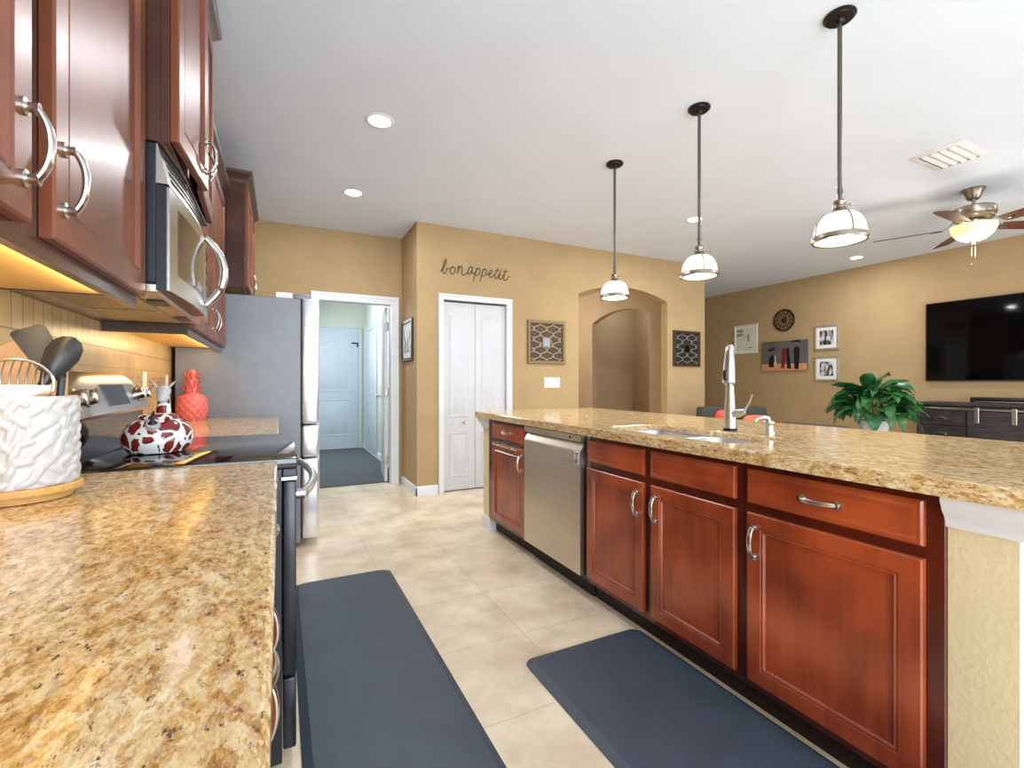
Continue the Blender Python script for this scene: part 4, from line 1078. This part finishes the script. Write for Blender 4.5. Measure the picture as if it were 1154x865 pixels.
# air vent
vx0, vx1, vy0, vy1 = 4.17, 4.62, 1.495, 1.805
t = thing('air_vent', 'white rectangular air vent with slats in the family room ceiling', 'vent', ((vx0 + vx1) / 2, (vy0 + vy1) / 2, CZ))
b = MB(); b.loft([[(vx0, vy0, CZ - 0.0005), (vx1, vy0, CZ - 0.0005), (vx1, vy1, CZ - 0.0005), (vx0, vy1, CZ - 0.0005)],
    [(vx0, vy0, CZ - 0.004), (vx1, vy0, CZ - 0.004), (vx1, vy1, CZ - 0.004), (vx0, vy1, CZ - 0.004)],
    [(vx0 + 0.03, vy0 + 0.03, CZ - 0.014), (vx1 - 0.03, vy0 + 0.03, CZ - 0.014), (vx1 - 0.03, vy1 - 0.03, CZ - 0.014), (vx0 + 0.03, vy1 - 0.03, CZ - 0.014)],
    [(vx0 + 0.045, vy0 + 0.045, CZ - 0.012), (vx1 - 0.045, vy0 + 0.045, CZ - 0.012), (vx1 - 0.045, vy1 - 0.045, CZ - 0.012), (vx0 + 0.045, vy1 - 0.045, CZ - 0.012)]], cap=False)
b.build('frame', 'vent', t)
MB().box(vx0 + 0.03, vx1 - 0.03, vy0 + 0.03, vy1 - 0.03, CZ - 0.003, CZ - 0.001).build('cavity', 'vent_dark', t)
for k in range(4):
    y = vy0 + 0.075 + k * 0.053
    b = MB(); b.prism([(y - 0.024, CZ - 0.004), (y - 0.021, CZ - 0.003), (y + 0.018, CZ - 0.017), (y + 0.015, CZ - 0.018)], 0, vx0 + 0.044, vx1 - 0.044); b.build('slat', 'vent', t)
b = MB()
for k in range(13): b.box(vx0 + 0.06 + k * 0.0275, vx0 + 0.063 + k * 0.0275, vy0 + 0.05, vy1 - 0.05, CZ - 0.009, CZ - 0.0035)
b.build('vane_row', 'vent', t)

# ceiling fan
fx, fy = 5.33, 1.838
t = thing('ceiling_fan', 'brushed nickel ceiling fan with five walnut blades and a lit bowl', 'ceiling fan', (fx, fy, CZ))
MB().lathe([(0.078, CZ - 0.0005), (0.078, CZ - 0.012), (0.070, CZ - 0.020), (0.058, CZ - 0.050), (0.046, CZ - 0.080), (0.036, CZ - 0.092), (0, CZ - 0.092)], (fx, fy, 0), 32).build('canopy', 'satin', t)
MB().cyl((fx, fy, CZ - 0.092), (fx, fy, 2.665), 0.014, n=14).build('downrod', 'satin', t)
MB().lathe([(0.030, 2.675), (0.060, 2.668), (0.135, 2.660), (0.146, 2.650), (0.146, 2.600), (0.140, 2.590), (0.132, 2.584), (0.132, 2.566), (0.120, 2.556), (0.075, 2.545), (0.070, 2.520), (0.095, 2.512), (0, 2.512)], (fx, fy, 0), 40).build('motor_housing', 'satin', t)
bowlp = [(0.0, 2.372)]
for i in range(1, 10):
    a = PI / 2 * i / 9; bowlp.append((0.150 * math.sin(a), 2.512 - 0.138 * math.cos(a) ** 0.9 if i < 9 else 2.512))
MB().lathe(bowlp[1:] + [(0, 2.513)], (fx, fy, 0), 36).build('light_bowl', 'bowl_glow', t)
MB().lathe([(0.0, 2.352), (0.014, 2.354), (0.020, 2.362), (0.026, 2.372), (0.030, 2.380), (0, 2.381)], (fx, fy, 0), 20).build('finial', 'satin', t)
point('fan_lamp', (fx, fy, 2.30), 8, (1.0, 0.94, 0.84), 0.1)
for dx, dy, ln in ((0.018, -0.006, 0.42), (-0.006, 0.010, 0.16)):
    c = MB(); c.cyl((fx + dx, fy + dy, 2.372), (fx + dx, fy + dy, 2.35 - ln), 0.0016, n=6); c.lathe([(0, -0.028), (0.006, -0.022), (0.006, -0.012), (0.002, 0), (0, 0.001)], (fx + dx, fy + dy, 2.35 - ln), 10); c.build('pull_chain', 'satin', t)
for k in range(5):
    a = math.radians(112 + 72 * k); ca, sa = math.cos(a), math.sin(a); pitch = 0.21
    def bp(r_, s, w_=0.0, z0=2.505):
        return (fx + ca * r_ - sa * s * math.cos(pitch), fy + sa * r_ + ca * s * math.cos(pitch), z0 - s * math.sin(pitch) + w_)
    outline = [(0.20, 0.050), (0.26, 0.058), (0.40, 0.066), (0.56, 0.070), (0.645, 0.068), (0.675, 0.052), (0.685, 0.02)]
    lower = []; upper = []
    ring = [(r_, s) for r_, s in outline] + [(r_, -s) for r_, s in reversed(outline)]
    b = MB(); b.loft([[bp(r_, s, -0.003) for r_, s in ring], [bp(r_, s, 0.003) for r_, s in ring]])
    bl_ = b.build('blade', 'fan_wood', t)
    br = MB()
    for s in (-0.022, 0.022):
        br.tube([bp(0.122, s * 0.5, 0.062), bp(0.165, s * 1.5, 0.020), bp(0.20, s * 1.3, -0.006), bp(0.255, s * 0.3, -0.008)], 0.006, 8, flat=0.6)
    br.loft([[bp(0.215, 0.03, -0.009), bp(0.275, 0.012, -0.009), bp(0.275, -0.012, -0.009), bp(0.215, -0.03, -0.009)], [bp(0.215, 0.03, -0.0035), bp(0.275, 0.012, -0.0035), bp(0.275, -0.012, -0.0035), bp(0.215, -0.03, -0.0035)]])
    br.build('blade_arm', 'satin', bl_)

# ================================================================== ON THE WALLS
# wire words over the pantry door
STROKES = [[(1.512,2.334),(1.544,2.371),(1.565,2.415),(1.579,2.453),(1.569,2.468),(1.553,2.445),(1.544,2.399),(1.537,2.354),(1.544,2.324),(1.56,2.319),(1.577,2.34),(1.586,2.372),(1.599,2.377),(1.619,2.372)],
[(1.654,2.401),(1.633,2.39),(1.62,2.359),(1.628,2.328),(1.648,2.321),(1.671,2.346),(1.676,2.378),(1.661,2.399),(1.642,2.388)],
[(1.704,2.399),(1.716,2.413),(1.711,2.368),(1.703,2.327),(1.713,2.373),(1.733,2.41),(1.749,2.415),(1.753,2.386),(1.747,2.345),(1.763,2.323),(1.796,2.336),(1.82,2.362)],
[(1.876,2.418),(1.852,2.422),(1.83,2.395),(1.823,2.357),(1.833,2.338),(1.854,2.352),(1.87,2.39),(1.877,2.418),(1.87,2.372),(1.874,2.346),(1.891,2.351),(1.908,2.371)],
[(1.926,2.419),(1.913,2.367),(1.899,2.319),(1.884,2.27)],[(1.915,2.376),(1.933,2.408),(1.953,2.415),(1.964,2.395),(1.957,2.358),(1.935,2.336),(1.907,2.342)],
[(2.001,2.415),(1.988,2.365),(1.975,2.318),(1.963,2.273)],[(1.989,2.375),(2.007,2.407),(2.028,2.416),(2.039,2.394),(2.031,2.356),(2.009,2.334),(1.981,2.339)],
[(2.039,2.362),(2.069,2.36),(2.101,2.379),(2.111,2.401),(2.092,2.41),(2.074,2.384),(2.074,2.346),(2.089,2.327),(2.115,2.341),(2.138,2.372)],
[(2.175,2.438),(2.155,2.382),(2.145,2.343),(2.157,2.32),(2.178,2.338),(2.196,2.378)],[(2.145,2.41),(2.170,2.415),(2.195,2.413)],
[(2.212,2.412),(2.198,2.364),(2.189,2.335),(2.204,2.318),(2.229,2.339),(2.25,2.379)],[(2.223,2.437),(2.226,2.429)],
[(2.279,2.440),(2.260,2.37),(2.250,2.334),(2.264,2.312),(2.29,2.328),(2.318,2.367)],[(2.246,2.405),(2.272,2.413),(2.3,2.419)]]
def smooth(pts, n=5):
    out = []
    k = len(pts)
    for i in range(k - 1):
        p0, p1, p2, p3 = pts[max(i - 1, 0)], pts[i], pts[i + 1], pts[min(i + 2, k - 1)]
        for q in range(n):
            t_ = q / n
            out.append(tuple(0.5 * (2 * p1[d] + (p2[d] - p0[d]) * t_ + (2 * p0[d] - 5 * p1[d] + 4 * p2[d] - p3[d]) * t_ ** 2 + (3 * p1[d] - p0[d] - 3 * p2[d] + p3[d]) * t_ ** 3) for d in (0, 1)))
    out.append(pts[-1]); return out
b = MB()
for s in STROKES: b.tube([(x, 4.7445, z) for x, z in smooth(s)], 0.0036, 6, up=(0, 1, 0))
o = b.build('wall_words', 'decal'); tag(o, 'black cursive wire words above the white pantry door reading bon appetit', 'wall sign')

def lattice_mirror(label, x0, x1, z0, z1, fr, back, lat, nx, nz):
    Y0 = 4.7495
    t = thing('lattice_mirror', label, 'mirror', ((x0 + x1) / 2, 4.75, z0), 'square lattice wall mirrors')
    b = MB(); fy_ = lambda u, v, w_: (u, Y0 - w_, v)
    b.rings(fy_, (x0, x1, z0, z1), [(0.0, 0.0), (0.0, 0.022), (0.006, 0.028), (0.030, 0.028), (0.036, 0.022), (0.036, 0.004)]); b.build('frame', fr, t)
    a0, a1, c0, c1 = x0 + 0.0365, x1 - 0.0365, z0 + 0.0365, z1 - 0.0365
    MB().box(a0, a1, Y0 - 0.012, Y0 - 0.0042, c0, c1).build('backing', back, t)
    dx, dz = (a1 - a0) / nx, (c1 - c0) / nz
    mx, mz = (a0 + a1) / 2, (c0 + c1) / 2; hm = 0.062
    b = MB(); sp = (a1 - a0) / nx; A = sp * 0.44; Lz = (c1 - c0) / nz
    for i in range(nx + 1):
        seg = []
        ph = PI * (i % 2)
        nq = int(nz * 20)
        for q in range(nq + 1):
            z = c0 + 0.003 + (c1 - c0 - 0.006) * q / nq; x = a0 + sp * i + A * max(-1.0, min(1.0, 1.55 * math.cos(2 * PI * (z - c0) / Lz + ph)))
            ok = a0 + 0.004 < x < a1 - 0.004 and not (abs(x - mx) < hm - 0.002 and abs(z - mz) < hm - 0.002)
            if ok: seg.append((x, Y0 - 0.016, z))
            if (not ok or q == nq) and seg:
                if len(seg) > 2: b.tube(seg, 0.0052, 6, up=(0, 1, 0))
                seg = []
    b.build('lattice', lat, t)
    b = MB(); b.rings(fy_, (mx - hm, mx + hm, mz - hm, mz + hm), [(0.0, 0.0125), (0.0, 0.024), (0.014, 0.024), (0.014, 0.016)]); b.build('inner_frame', fr, t)
    MB().box(mx - hm + 0.0145, mx + hm - 0.0145, Y0 - 0.0165, Y0 - 0.0126, mz - hm + 0.0145, mz + hm - 0.0145).build('mirror_pane', 'mirror', t)
lattice_mirror('square tan lattice mirror between the pantry door and the arch', 2.549, 3.056, 1.385, 1.890, 'lattice', 'lattice_back', 'gold_frame', 5, 3.5)
lattice_mirror('square dark pewter lattice mirror right of the arch', 4.803, 5.309, 1.393, 1.881, 'iron', 'lattice_back_dark', 'lattice_dark', 5, 3.5)

t = thing('light_switch', 'white triple light switch plate below the tan lattice mirror', 'light switch', (2.884, 4.75, 1.10))
MB().box(2.776, 2.992, 4.7435, 4.7495, 1.105, 1.228, 0.003).build('cover_plate', 'plate', t)
for x in (2.820, 2.884, 2.948): MB().box(x - 0.017, x + 0.017, 4.739, 4.7434, 1.133, 1.200, 0.0015).build('rocker', 'white', t)

def framed(name, label, cat, f, u0, u1, v0, v1, frame_m, fw, mat_m, mw, pic_m, parent_loc, extra=None, group=None):
    t = thing(name, label, cat, parent_loc, group)
    b = MB(); b.rings(f, (u0, u1, v0, v1), [(0, 0), (0, 0.018), (0.004, 0.022), (fw - 0.004, 0.022), (fw, 0.016), (fw, 0.004)]); b.build('frame', frame_m, t)
    def sheet(i, w0, w1, nm, m_):
        b = MB(); b.loft([[f(u0 + i, v0 + i, w0), f(u1 - i, v0 + i, w0), f(u1 - i, v1 - i, w0), f(u0 + i, v1 - i, w0)], [f(u0 + i, v0 + i, w1), f(u1 - i, v0 + i, w1), f(u1 - i, v1 - i, w1), f(u0 + i, v1 - i, w1)]]); return b.build(nm, m_, t)
    sheet(fw + 0.0005, 0.0042, 0.010, 'mat_board', mat_m)
    if mw: sheet(fw + mw, 0.0102, 0.0115, 'print', pic_m)
    if extra: extra(t)
    return t
# picture on the pantry side wall
fs = lambda u, v, w_: (1.2615 - w_, u, v)
framed('picture_frame', 'black-framed picture hanging on the narrow wall beside the laundry doorway', 'picture', fs, 4.882, 5.345, 1.40, 1.852, 'black_frame', 0.035, 'paper', 0.06, photo_mat('grey_photo_print', 3.1), (1.262, 5.11, 1.40))
# pictures on the family room wall
fr_ = lambda u, v, w_: (7.4495 - w_, u, v)
def cream_marks(t):
    b = MB()
    def bx(u0, u1, v0, v1): b.box(7.4495 - 0.0125, 7.4495 - 0.0116, u0, u1, v0, v1)
    bx(5.68, 5.80, 2.07, 2.12); bx(5.68, 5.80, 2.00, 2.05); bx(5.55, 5.59, 1.90, 2.02); bx(5.50, 5.56, 1.78, 1.80)
    b.build('printed_block', 'ink', t)
framed('picture_frame', 'cream print in a white frame, leftmost on the family room wall', 'picture', fr_, 5.396, 5.857, 1.682, 2.197, 'white_frame', 0.03, 'paper', 0.025, 'print_cream', (7.45, 5.63, 1.68), cream_marks)
framed('picture_frame', 'black and white photo in a silver frame, upper of the stacked pair', 'picture', fr_, 4.070, 4.425, 1.663, 2.040, 'silver_frame', 0.03, 'paper', 0.048, photo_mat('upper_photo_print', 7.7), (7.45, 4.25, 1.66), None, 'silver-framed photos left of the television')
framed('picture_frame', 'black and white photo in a silver frame, lower of the stacked pair', 'picture', fr_, 4.070, 4.425, 1.190, 1.566, 'silver_frame', 0.03, 'paper', 0.048, photo_mat('lower_photo_print', 12.3), (7.45, 4.25, 1.19), None, 'silver-framed photos left of the television')
# unframed painting
t = thing('canvas_painting', 'wide unframed painting with grey sky above an orange ground and dark shapes', 'painting', (7.45, 4.91, 1.364))
MB().box(7.418, 7.4495, 4.526, 5.296, 1.364, 1.853, 0.002).build('canvas', 'sky_paint', t)
MB().box(7.4165, 7.4178, 4.528, 5.294, 1.366, 1.478).build('painted_ground', 'sand_paint', t)
def blob(pts, nm, m_):
    b = MB(); b.loft([[(7.4163, u, v) for u, v in pts], [(7.4149, u, v) for u, v in pts]]); b.build(nm, m_, t)
blob([(5.11, 1.42), (5.17, 1.44), (5.16, 1.58), (5.11, 1.64), (5.06, 1.58), (5.08, 1.44)], 'painted_rock', 'dark_paint')
blob([(5.03, 1.46), (5.09, 1.46), (5.08, 1.60), (5.05, 1.62)], 'painted_sail', 'cream_paint')
blob([(4.90, 1.40), (4.95, 1.41), (4.93, 1.72), (4.88, 1.74), (4.87, 1.56)], 'painted_post', 'red_paint')
blob([(4.78, 1.39), (4.85, 1.40), (4.865, 1.72), (4.82, 1.74), (4.80, 1.55)], 'painted_post', 'dark_paint')
blob([(4.66, 1.38), (4.73, 1.39), (4.74, 1.70), (4.70, 1.76), (4.64, 1.72), (4.65, 1.5)], 'painted_post', 'dark_paint')
blob([(4.62, 1.81), (4.80, 1.83), (4.78, 1.85), (4.64, 1.85)], 'painted_cloud', 'dark_paint')
blob([(5.06, 1.71), (5.18, 1.69), (5.17, 1.73), (5.07, 1.76)], 'painted_cloud', 'dark_paint')
# round iron medallion
my, mz = 4.915, 2.195
t = thing('wall_medallion', 'round dark iron medallion with spokes above the wide painting', 'wall decor', (7.45, my, mz - 0.18))
def circ(r_, tr, b, x=7.432, n=40): return b.tube([(x, my + r_ * math.cos(2 * PI * k / n), mz + r_ * math.sin(2 * PI * k / n)) for k in range(n)], tr, 8, cyc=True, up=(1, 0, 0))
b = MB(); circ(0.175, 0.010, b); circ(0.150, 0.006, b); circ(0.110, 0.007, b); b.build('ring', 'iron', t)
for k in range(12):
    a = 2 * PI * k / 12; MB().cyl((7.432, my + 0.03 * math.cos(a), mz + 0.03 * math.sin(a)), (7.432, my + 0.172 * math.cos(a), mz + 0.172 * math.sin(a)), 0.006, n=8).build('spoke', 'iron', t)
b = MB()
for k in range(24):
    a = 2 * PI * (k + 0.5) / 24; b.cyl((7.437, my + 0.162 * math.cos(a), mz + 0.162 * math.sin(a)), (7.427, my + 0.162 * math.cos(a), mz + 0.162 * math.sin(a)), 0.009, n=8)
b.build('bead_ring', 'iron', t)
MB().lathe([(0.045, 0), (0.045, 0.012), (0.03, 0.024), (0.012, 0.028), (0, 0.028)], (7.4495, my, mz), 20, Matrix.Rotation(-PI / 2, 3, 'Y')).build('boss', 'iron', t)
# television
t = thing('television', 'large black flat television mounted on the family room wall', 'television', (7.45, 2.19, 1.185))
MB().box(7.405, 7.440, 1.36, 3.016, 1.185, 2.170, 0.004).build('housing', 'black', t)
MB().box(7.4025, 7.4048, 1.372, 3.004, 1.200, 2.160).build('screen', 'screen', t)
MB().box(7.4402, 7.4498, 1.9, 2.5, 1.5, 1.9).build('wall_bracket', 'black', t)

# ================================================================== FAMILY ROOM FURNITURE
# console with sliding barn door
X0, X1, Y0, Y1 = 6.98, 7.42, 1.20, 2.945
t = thing('media_console', 'dark weathered wood media console with a sliding barn door below the television', 'console', ((X0 + X1) / 2, (Y0 + Y1) / 2, 0))
b = MB(); b.box(X0 + 0.01, X1, Y0 + 0.01, Y1 - 0.01, 0.06, 0.898); b.build('body', 'espresso', t)
MB().box(X0 - 0.02, X1 + 0.005, Y0 - 0.015, Y1 + 0.015, 0.8985, 0.935, 0.004).build('top', 'espresso', t)
for y in (Y0 + 0.06, Y1 - 0.06):
    for x in (X0 + 0.06, X1 - 0.06): MB().box(x - 0.03, x + 0.03, y - 0.03, y + 0.03, 0, 0.0595).build('foot', 'espresso', t)
fx_ = lambda u, v, w_: (X0 + 0.0095 - w_, u, v)
for z0, z1 in ((0.668, 0.838), (0.490, 0.656), (0.312, 0.478), (0.11, 0.300)):
    b = MB(); b.rings(fx_, (2.47, 2.92, z0, z1), [(0, 0), (0, 0.014), (0.004, 0.018), (0.02, 0.018), (0.023, 0.014)]); d = b.build('drawer', 'espresso', t)
    b = MB(); loops = []
    for i in range(9):
        a = PI * i / 8; c_, s_ = math.cos(a), math.sin(a)
        loops.append([(X0 - 0.008, 2.695 + 0.066 * c_, (z0 + z1) / 2 - 0.012 + 0.042 * s_), (X0 - 0.026 - 0.006 * s_, 2.695 + 0.056 * c_, (z0 + z1) / 2 - 0.012 + 0.030 * s_), (X0 - 0.030, 2.695 + 0.046 * c_, (z0 + z1) / 2 - 0.012 + 0.016 * s_), (X0 - 0.012, 2.695 + 0.041 * c_, (z0 + z1) / 2 - 0.012 + 0.010 * s_)])
    b.loft(loops); b.build('cup_pull', 'chrome', d)
MB().box(X0 - 0.034, X0 - 0.028, Y0 + 0.02, Y1 - 0.01, 0.853, 0.873, 0.001).build('rail', 'steel_bright', t)
b = MB(); bx0 = X0 - 0.026
b.box(bx0, bx0 + 0.018, 1.86, 2.45, 0.10, 0.838, 0.002); bd_ = b.build('barn_door', 'espresso', t)
b = MB(); b.prism([(2.45, 0.785), (2.45, 0.70), (1.94, 0.155), (1.86, 0.155), (1.86, 0.24), (2.37, 0.785)], 0, bx0 - 0.008, bx0 - 0.0005); b.build('brace', 'espresso', bd_)
b = MB()
for (a0, a1, z0, z1) in ((1.86, 2.45, 0.7855, 0.838), (1.86, 2.45, 0.10, 0.1545)): b.box(bx0 - 0.008, bx0 - 0.0005, a0, a1, z0, z1, 0.001)
b.build('frame_board', 'espresso', bd_)
for y in (2.37, 2.07):
    b = MB(); b.box(X0 - 0.0405, X0 - 0.0350, y - 0.020, y + 0.020, 0.715, 0.885, 0.002); b.cyl((X0 - 0.0349, y, 0.863), (X0 - 0.0345, y, 0.863), 0.018, n=14); b.build('hanger_strap', 'steel_bright', t)
MB().box(X0 - 0.004, X0 + 0.009, 1.22, 1.84, 0.10, 0.84, 0.003).build('side_door', 'espresso', t)
# soundbar
t = thing('soundbar', 'long black soundbar lying on the media console under the television', 'soundbar', (7.15, 1.97, 0.9355))
MB().box(7.09, 7.20, 1.46, 2.48, 0.940, 1.000, 0.012, 2).build('cabinet', 'black', t)
for y in (1.6, 2.34): MB().box(7.10, 7.19, y - 0.03, y + 0.03, 0.9355, 0.9398).build('foot', 'black_rubber', t)
MB().box(7.085, 7.0898, 1.50, 2.44, 0.945, 0.955).build('trim_strip', 'steel_bright', t)

# plant on its stand
plx, ply = 6.10, 2.965
t = thing('plant_stand', 'small dark side table hidden behind the island carrying the potted plant', 'side table', (plx, ply, 0))
MB().lathe([(0.19, 0.462), (0.20, 0.466), (0.20, 0.484), (0.196, 0.488), (0, 0.488)], (plx, ply, 0), 36).build('top', 'espresso', t)
for k in range(3):
    a = 2 * PI * k / 3 + 0.4; MB().cyl((plx + 0.12 * math.cos(a), ply + 0.12 * math.sin(a), 0.4618), (plx + 0.17 * math.cos(a), ply + 0.17 * math.sin(a), 0.0), 0.018, 0.012, 12).build('leg', 'espresso', t)
t = thing('potted_plant', 'large leafy green plant in a white pot left of the media console', 'plant', (plx, ply, 0.4885))
zr = 0.735
MB().lathe([(0.100, 0.4885), (0.106, 0.492), (0.150, zr - 0.03), (0.158, zr - 0.028), (0.160, zr), (0.150, zr), (0.145, zr - 0.02), (0.142, zr - 0.03), (0, zr - 0.03)], (plx, ply, 0), 40).build('pot', 'pot', t)
MB().lathe([(0.1415, zr - 0.029), (0.13, zr - 0.02), (0, zr - 0.014)], (plx, ply, 0), 24).build('soil', 'soil', t)
rnd = random.Random(11)
fol = MB(); stm = MB()
def leaf(az, reach, rise, droop, ln, wd, roll, up0):
    """petiole arches out of the pot, the blade bends over and droops"""
    ca, sa = math.cos(az), math.sin(az)
    p0 = Vector((plx + 0.04 * ca, ply + 0.04 * sa, zr - 0.02)); p3 = Vector((plx + reach * ca, ply + reach * sa, zr + rise))
    p1 = p0 + Vector((0.06 * ca, 0.06 * sa, rise * 0.7)); pts = []
    for i in range(7):
        q = i / 6; pts.append(p0 * (1 - q) ** 2 + p1 * 2 * q * (1 - q) + p3 * q * q)
    stm.tube(pts, [0.0045 - 0.002 * i / 6 for i in range(7)], 6)
    d = Vector((ca, sa, 0)); el = up0; p = p3.copy(); n = 10; loops = []
    sidev = Vector((-sa, ca, 0)); sidev = (sidev * math.cos(roll) + Vector((0, 0, 1)) * math.sin(roll))
    for i in range(n + 1):
        q = i / n; e = el - droop * q
        t_ = Vector((ca * math.cos(e), sa * math.cos(e), math.sin(e)))
        hw = wd * (math.sin(PI * min(1, q ** 0.75 * 0.97 + 0.03))) ** 0.9 + 0.001
        nn = t_.cross(sidev).normalized()
        if nn.z < 0: nn = -nn
        wv = 0.006 * math.sin(q * 14 + az * 3)
        loops.append([p - sidev * hw + nn * (hw * 0.28 + wv), p - sidev * hw * 0.5 + nn * (hw * 0.16), p.copy(), p + sidev * hw * 0.5 + nn * (hw * 0.16), p + sidev * hw + nn * (hw * 0.28 - wv),
                      p + sidev * hw * 0.5 + nn * (hw * 0.16 - 0.0015), p - nn * 0.002, p - sidev * hw * 0.5 + nn * (hw * 0.16 - 0.0015)])
        p = p + t_ * (ln / n)
    fol.loft(loops)
for k in range(84):
    az = 2 * PI * k * 0.381966 + rnd.uniform(-0.3, 0.3); lay = k / 84
    leaf(az, 0.05 + 0.17 * lay + rnd.uniform(-0.02, 0.04), 0.36 - 0.31 * lay + rnd.uniform(-0.05, 0.06), 1.15 + 0.9 * lay + rnd.uniform(-0.5, 0.5), rnd.uniform(0.25, 0.36), rnd.uniform(0.050, 0.078), rnd.uniform(-0.8, 0.8), 0.85 - 0.55 * lay + rnd.uniform(-0.3, 0.3))
fol.build('foliage', 'leaf', t, ang=1.0); stm.build('stems', 'stem', t)

# grey sofa seen over the island
def cushion(b, x0, x1, y0, y1, z0, z1, r=0.04): return b.box(x0, x1, y0, y1, z0, z1, r, 4)
t = thing('sofa', 'low grey sofa facing the television, its back just showing over the island', 'sofa', (5.05, 2.9, 0))
cushion(MB(), 4.72, 5.34, 2.55, 3.22, 0.10, 0.40, 0.03).build('base', 'sofa', t, ang=1.0)
cushion(MB(), 4.72, 4.92, 2.55, 3.22, 0.402, 0.748, 0.05).build('backrest', 'sofa', t, ang=1.0)
cushion(MB(), 4.925, 5.33, 2.56, 3.21, 0.402, 0.50, 0.04).build('seat_cushion', 'sofa', t, ang=1.0)
for x in (4.80, 5.27):
    for y in (2.62, 3.15): MB().cyl((x, y, 0.0), (x, y, 0.0995), 0.018, 0.026, 12).build('leg', 'espresso', t)
# armchair with tilted back behind it
t = thing('armchair', 'grey armchair with a raised tilted back in front of the hallway arch corner', 'armchair', (4.75, 3.9, 0))
ex = Vector((0.954, -0.30, 0)); ey = Vector((0.30, 0.954, 0)); o0 = Vector((4.95, 3.76, 0))
def ac(u, v, z): return o0 + ex * u + ey * v + Vector((0, 0, z))
def ablock(u0, u1, v0, v1, z0, z1, r, lean=0.0, taper=0.0):
    b = MB(); b.box(u0, u1, v0, v1, z0, z1, r, 3)
    for v_ in b.bm.verts:
        k = (v_.co.z - z0) / (z1 - z0)
        u = v_.co.x * (1 - taper * k); p = ac(u, v_.co.y + lean * k, v_.co.z); v_.co = p
    return b
ablock(-0.45, 0.45, -0.34, 0.28, 0.10, 0.30, 0.03).build('base', 'sofa', t, ang=1.0)
ablock(-0.30, 0.30, -0.35, 0.06, 0.302, 0.46, 0.04).build('seat_cushion', 'sofa', t, ang=1.0)
ablock(-0.50, 0.50, 0.07, 0.24, 0.302, 0.868, 0.03, 0.10, 0.14).build('backrest', 'sofa', t, ang=1.0)
for s in (-1, 1): ablock(s * 0.31 if s > 0 else -0.46, 0.46 if s > 0 else -0.31, -0.35, 0.06, 0.302, 0.70, 0.04).build('armrest', 'sofa', t, ang=1.0)
for u in (-0.40, 0.40):
    for v in (-0.28, 0.22): MB().cyl(ac(u, v, 0.0), ac(u, v, 0.0995), 0.018, 0.026, 12).build('leg', 'espresso', t)
def pillow(b, c, su, sv, sw, eu, ev, ew):
    n = 14; 
    for side in (1,):
        loops = []
        for i in range(n + 1):
            a = -PI / 2 + PI * i / n; s_, c_ = math.sin(a), math.cos(a) ** 0.6 if i not in (0, n) else 0.02
            l = []
            for k in range(24):
                th = 2 * PI * k / 24; q = (abs(math.cos(th)) ** 3.5 + abs(math.sin(th)) ** 3.5) ** (-1 / 3.5)
                l.append(Vector(c) + eu * (su * c_ * q * math.cos(th)) + ev * (sv * c_ * q * math.sin(th)) + ew * (sw * s_))
            loops.append(l)
        b.loft(loops)
    return b
up_ = Vector((0, 0, 1))
o = pillow(MB(), ac(0.115, -0.06, 0.634), 0.17, 0.155, 0.05, ex, (up_ * 0.95 + ey * 0.3).normalized(), (ey * 0.95 - up_ * 0.3).normalized()).build('throw_pillow', 'orange', None, 1.2)
tag(o, 'orange pillow leaning on the grey armchair right of the faucet', 'pillow')
o = MB().sphere(ac(-0.372, -0.13, 0.778), 0.075, 1.0, 24).build('round_cushion', 'red', None, 1.2)
tag(o, 'small round red-orange cushion on the armchair arm left of the faucet', 'cushion')
# orange tub chair at the right edge
t = thing('tub_chair', 'orange upholstered tub chair whose back peeks over the island at far right', 'armchair', (4.62, 1.34, 0))
b = MB(); loops = []
for i in range(21):
    a = math.radians(100 + 160 * i / 20); ca, sa = math.cos(a), math.sin(a)
    top = 0.775 - 0.10 * abs(2 * i / 20 - 1) ** 3
    l = []
    for r_, z in ((0.36, 0.14), (0.37, 0.40), (0.375, top - 0.03), (0.355, top), (0.325, top), (0.305, top - 0.03), (0.29, 0.40), (0.29, 0.14)): l.append((4.62 + r_ * ca, 1.34 + r_ * sa, z))
    loops.append(l)
b.loft(loops); b.build('backrest', 'orange', t, ang=1.0)
MB().lathe([(0.27, 0.14), (0.283, 0.16), (0.283, 0.40), (0.26, 0.44), (0.15, 0.455), (0, 0.458)], (4.64, 1.34, 0), 36).build('seat_cushion', 'orange', t, ang=1.0)
for k in range(4):
    a = PI / 4 + PI / 2 * k; MB().cyl((4.63 + 0.2 * math.cos(a), 1.34 + 0.2 * math.sin(a), 0.1395), (4.63 + 0.23 * math.cos(a), 1.34 + 0.23 * math.sin(a), 0.0), 0.022, 0.014, 12).build('leg', 'espresso', t)
